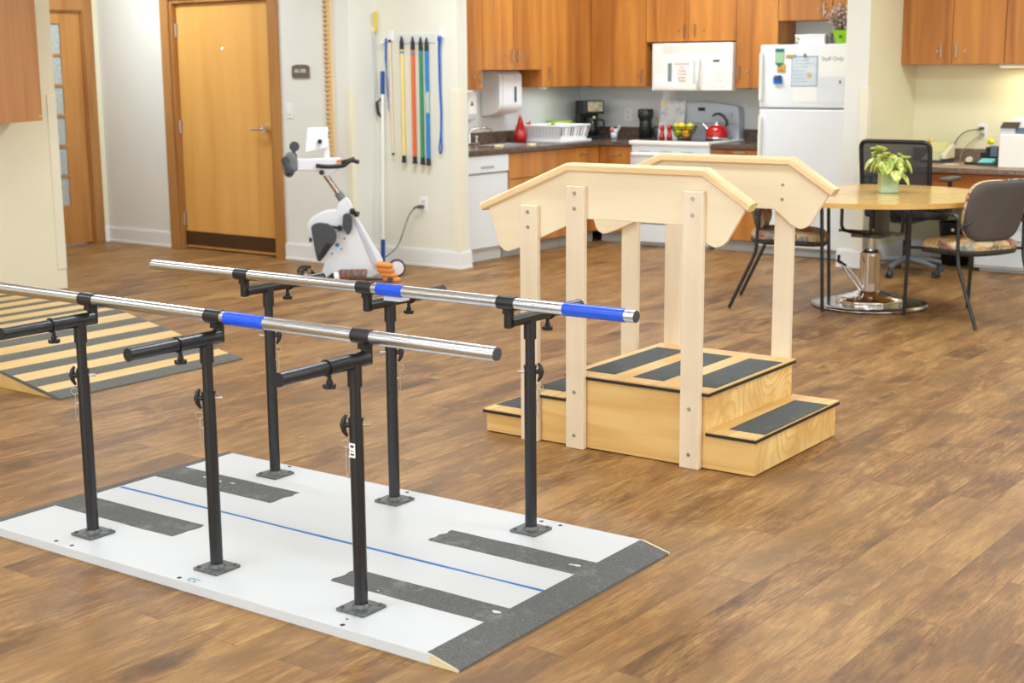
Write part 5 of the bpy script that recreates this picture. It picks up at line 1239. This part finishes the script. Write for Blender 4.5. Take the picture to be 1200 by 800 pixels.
# display
dsp = pp_([(363, 149), (387, 148.5), (385, 172), (360, 177)])
m = MB(); m.prism(rpoly(dsp, .01), lambda u, v, d_: (u, d_+(v-.95)*.2, v), -.05, -.025); m.build('display', BW, BK, bevel=.006)
u, v = Q(377, 164.5); m = MB(); m.cyl((u, -.03, v), (u, -.075, v), .016, n=14); m.build('display_knob', BLACKPL, BK)
m = MB(); m.prism(rpoly(pp_([(380, 162), (387, 161), (388, 186), (381, 187)]), .006), lambda u, v, d_: (u, d_, v), -.022, .022); m.build('display_post', BW, BK, bevel=.005)
# pedals with leg shells
m = MB(); shell = rpoly(pp_([(364, 261), (372, 257), (386, 259), (393.5, 268), (393, 279), (385, 288), (379, 297), (373, 303), (370, 301), (368, 290)]), .03)
m.prism(shell, lambda u, v, d_: (u, d_, v+.01), -.19, -.165); s1_ = m.build('leg_shell', DKGREYPL, BK, bevel=.010, seg=3)
m = MB(); m.tube([(Q(384, 280)[0], -.195, Q(384, 280)[1]), (Q(372, 298)[0], -.195, Q(372, 298)[1])], .014, 10); m.build('leg_shell_rib', BLACKPL, s1_)
m = MB(); c0, c1_ = Q(397, 264), Q(388, 262); m.cyl((c0[0], -.075, c0[1]), (c0[0], -.12, c0[1]), .02); m.tube([(c0[0], -.11, c0[1]), (c1_[0], -.115, c1_[1]), (Q(380, 270)[0], -.16, Q(380, 270)[1])], .011, 10); m.build('pedal_crank', BLACKPL, BK)
m = MB(); sh2 = rpoly(pp_([(401, 248), (408, 246), (412, 252), (411, 266), (406, 273), (400, 262)]), .02); m.prism(sh2, lambda u, v, d_: (u, d_, v), -.13, -.105); m.build('foot_cup', DKGREYPL, BK, bevel=.008)
u, v = Q(417, 247); m = MB(); m.cyl((u-.02, -.03, v), (u-.02, -.095, v), .014); m.ball((u-.03, -.1, v+.015), .022); m.ball((u+.0, -.095, v-.012), .018); m.tube([(u-.05, -.08, v+.01), (u+.02, -.08, v-.005)], .012, 8); m.build('height_clamp', BLACKPL, BK)
# base
m = MB(); m.box(-.38, .28, -.045, .045, .012, .05); m.build('base_rail', mat('pale_base_metal', (206, 208, 210), .35, metal=.3), BK, bevel=.008)
m = MB(); m.cyl((-.36, -.20, .022), (-.36, .22, .022), .022, n=16); m.build('cross_foot', DKGREYPL, BK); m = MB(); m.cyl((.27, -.20, .022), (.27, .22, .022), .022, n=16); m.build('cross_foot', DKGREYPL, BK)
m = MB(); m.cyl((.33, .12, .064), (.33, .16, .064), .064, n=28); w1 = m.build('transport_wheel', BLACKPL, BK)
m = MB(); m.cyl((.33, .115, .064), (.33, .165, .064), .052, n=28); m.build('wheel_disc', WHITEPL, w1)
m = MB(); m.tube(rounded([(-.36, -.16, .05), (-.36, -.14, .11), (-.31, -.10, .10), (-.27, -.08, .05)], .03), .014, 8); m.tube(rounded([(-.40, -.12, .05), (-.38, -.08, .12), (-.30, -.05, .11)], .03), .010, 8); m.build('strap_bracket', BLACKPL, BK)
m = MB(); m.ball((-.41, -.15, .075), .028, n=12, sx=.6); m.ball((-.31, -.12, .085), .024, n=12, sx=.6); m.build('strap_pad', mat('tan_leather', (168, 120, 78), .6), BK)
# ankle weights
t = thing('ankle_weight', 'brown ankle weight rolled up on the floor at the bike base', 'ankle weight', (-6.985, 7.465, 0), math.atan2(.68, .733))
m = MB(); nb = 5
for i in range(nb):
    x0_ = -.085+i*.038; m.tube([(x0_, 0, .055), (x0_+.012, 0, .057), (x0_+.030, 0, .057), (x0_+.040, 0, .055)], [.046, .052, .052, .046], 18)
m.build('weight_pockets', mat('brown_vinyl', (112, 74, 54), .45, var=.15), t)
m = MB(); m.cyl((-.125, 0, .05), (-.088, 0, .05), .040); m.build('white_lining', WHITEPL, t); m = MB(); m.tube([(-.17, 0, .035), (-.14, 0, .045), (-.12, 0, .048)], [.02, .034, .042], 14); m.build('black_strap', BLACKPL, t)
m = MB()
for x_ in (.03, .085): m.cyl((x_, -.045, .075), (x_, -.058, .08), .012, n=12)
m.build('rivet', GREYPL, t)
t = thing('wrist_weight', 'orange segmented wrist weight slumped against the bike wheel', 'wrist weight', (-6.835, 7.655, 0), math.atan2(.68, .733))
m = MB()
for i in range(4):
    z_ = .018+i*.036; off_ = [.035, .012, -.005, -.018][i]
    m.tube([(-.05+off_, -.01*i+.0, z_+.012), (-.02+off_, -.01*i, z_+.010), (.05+off_, -.01*i, z_), (.078+off_, -.01*i, z_+.004)], [.014, .024, .024, .012], 14)
m.build('weight_pockets', mat('orange_vinyl', (228, 146, 72), .5, var=.1), t)
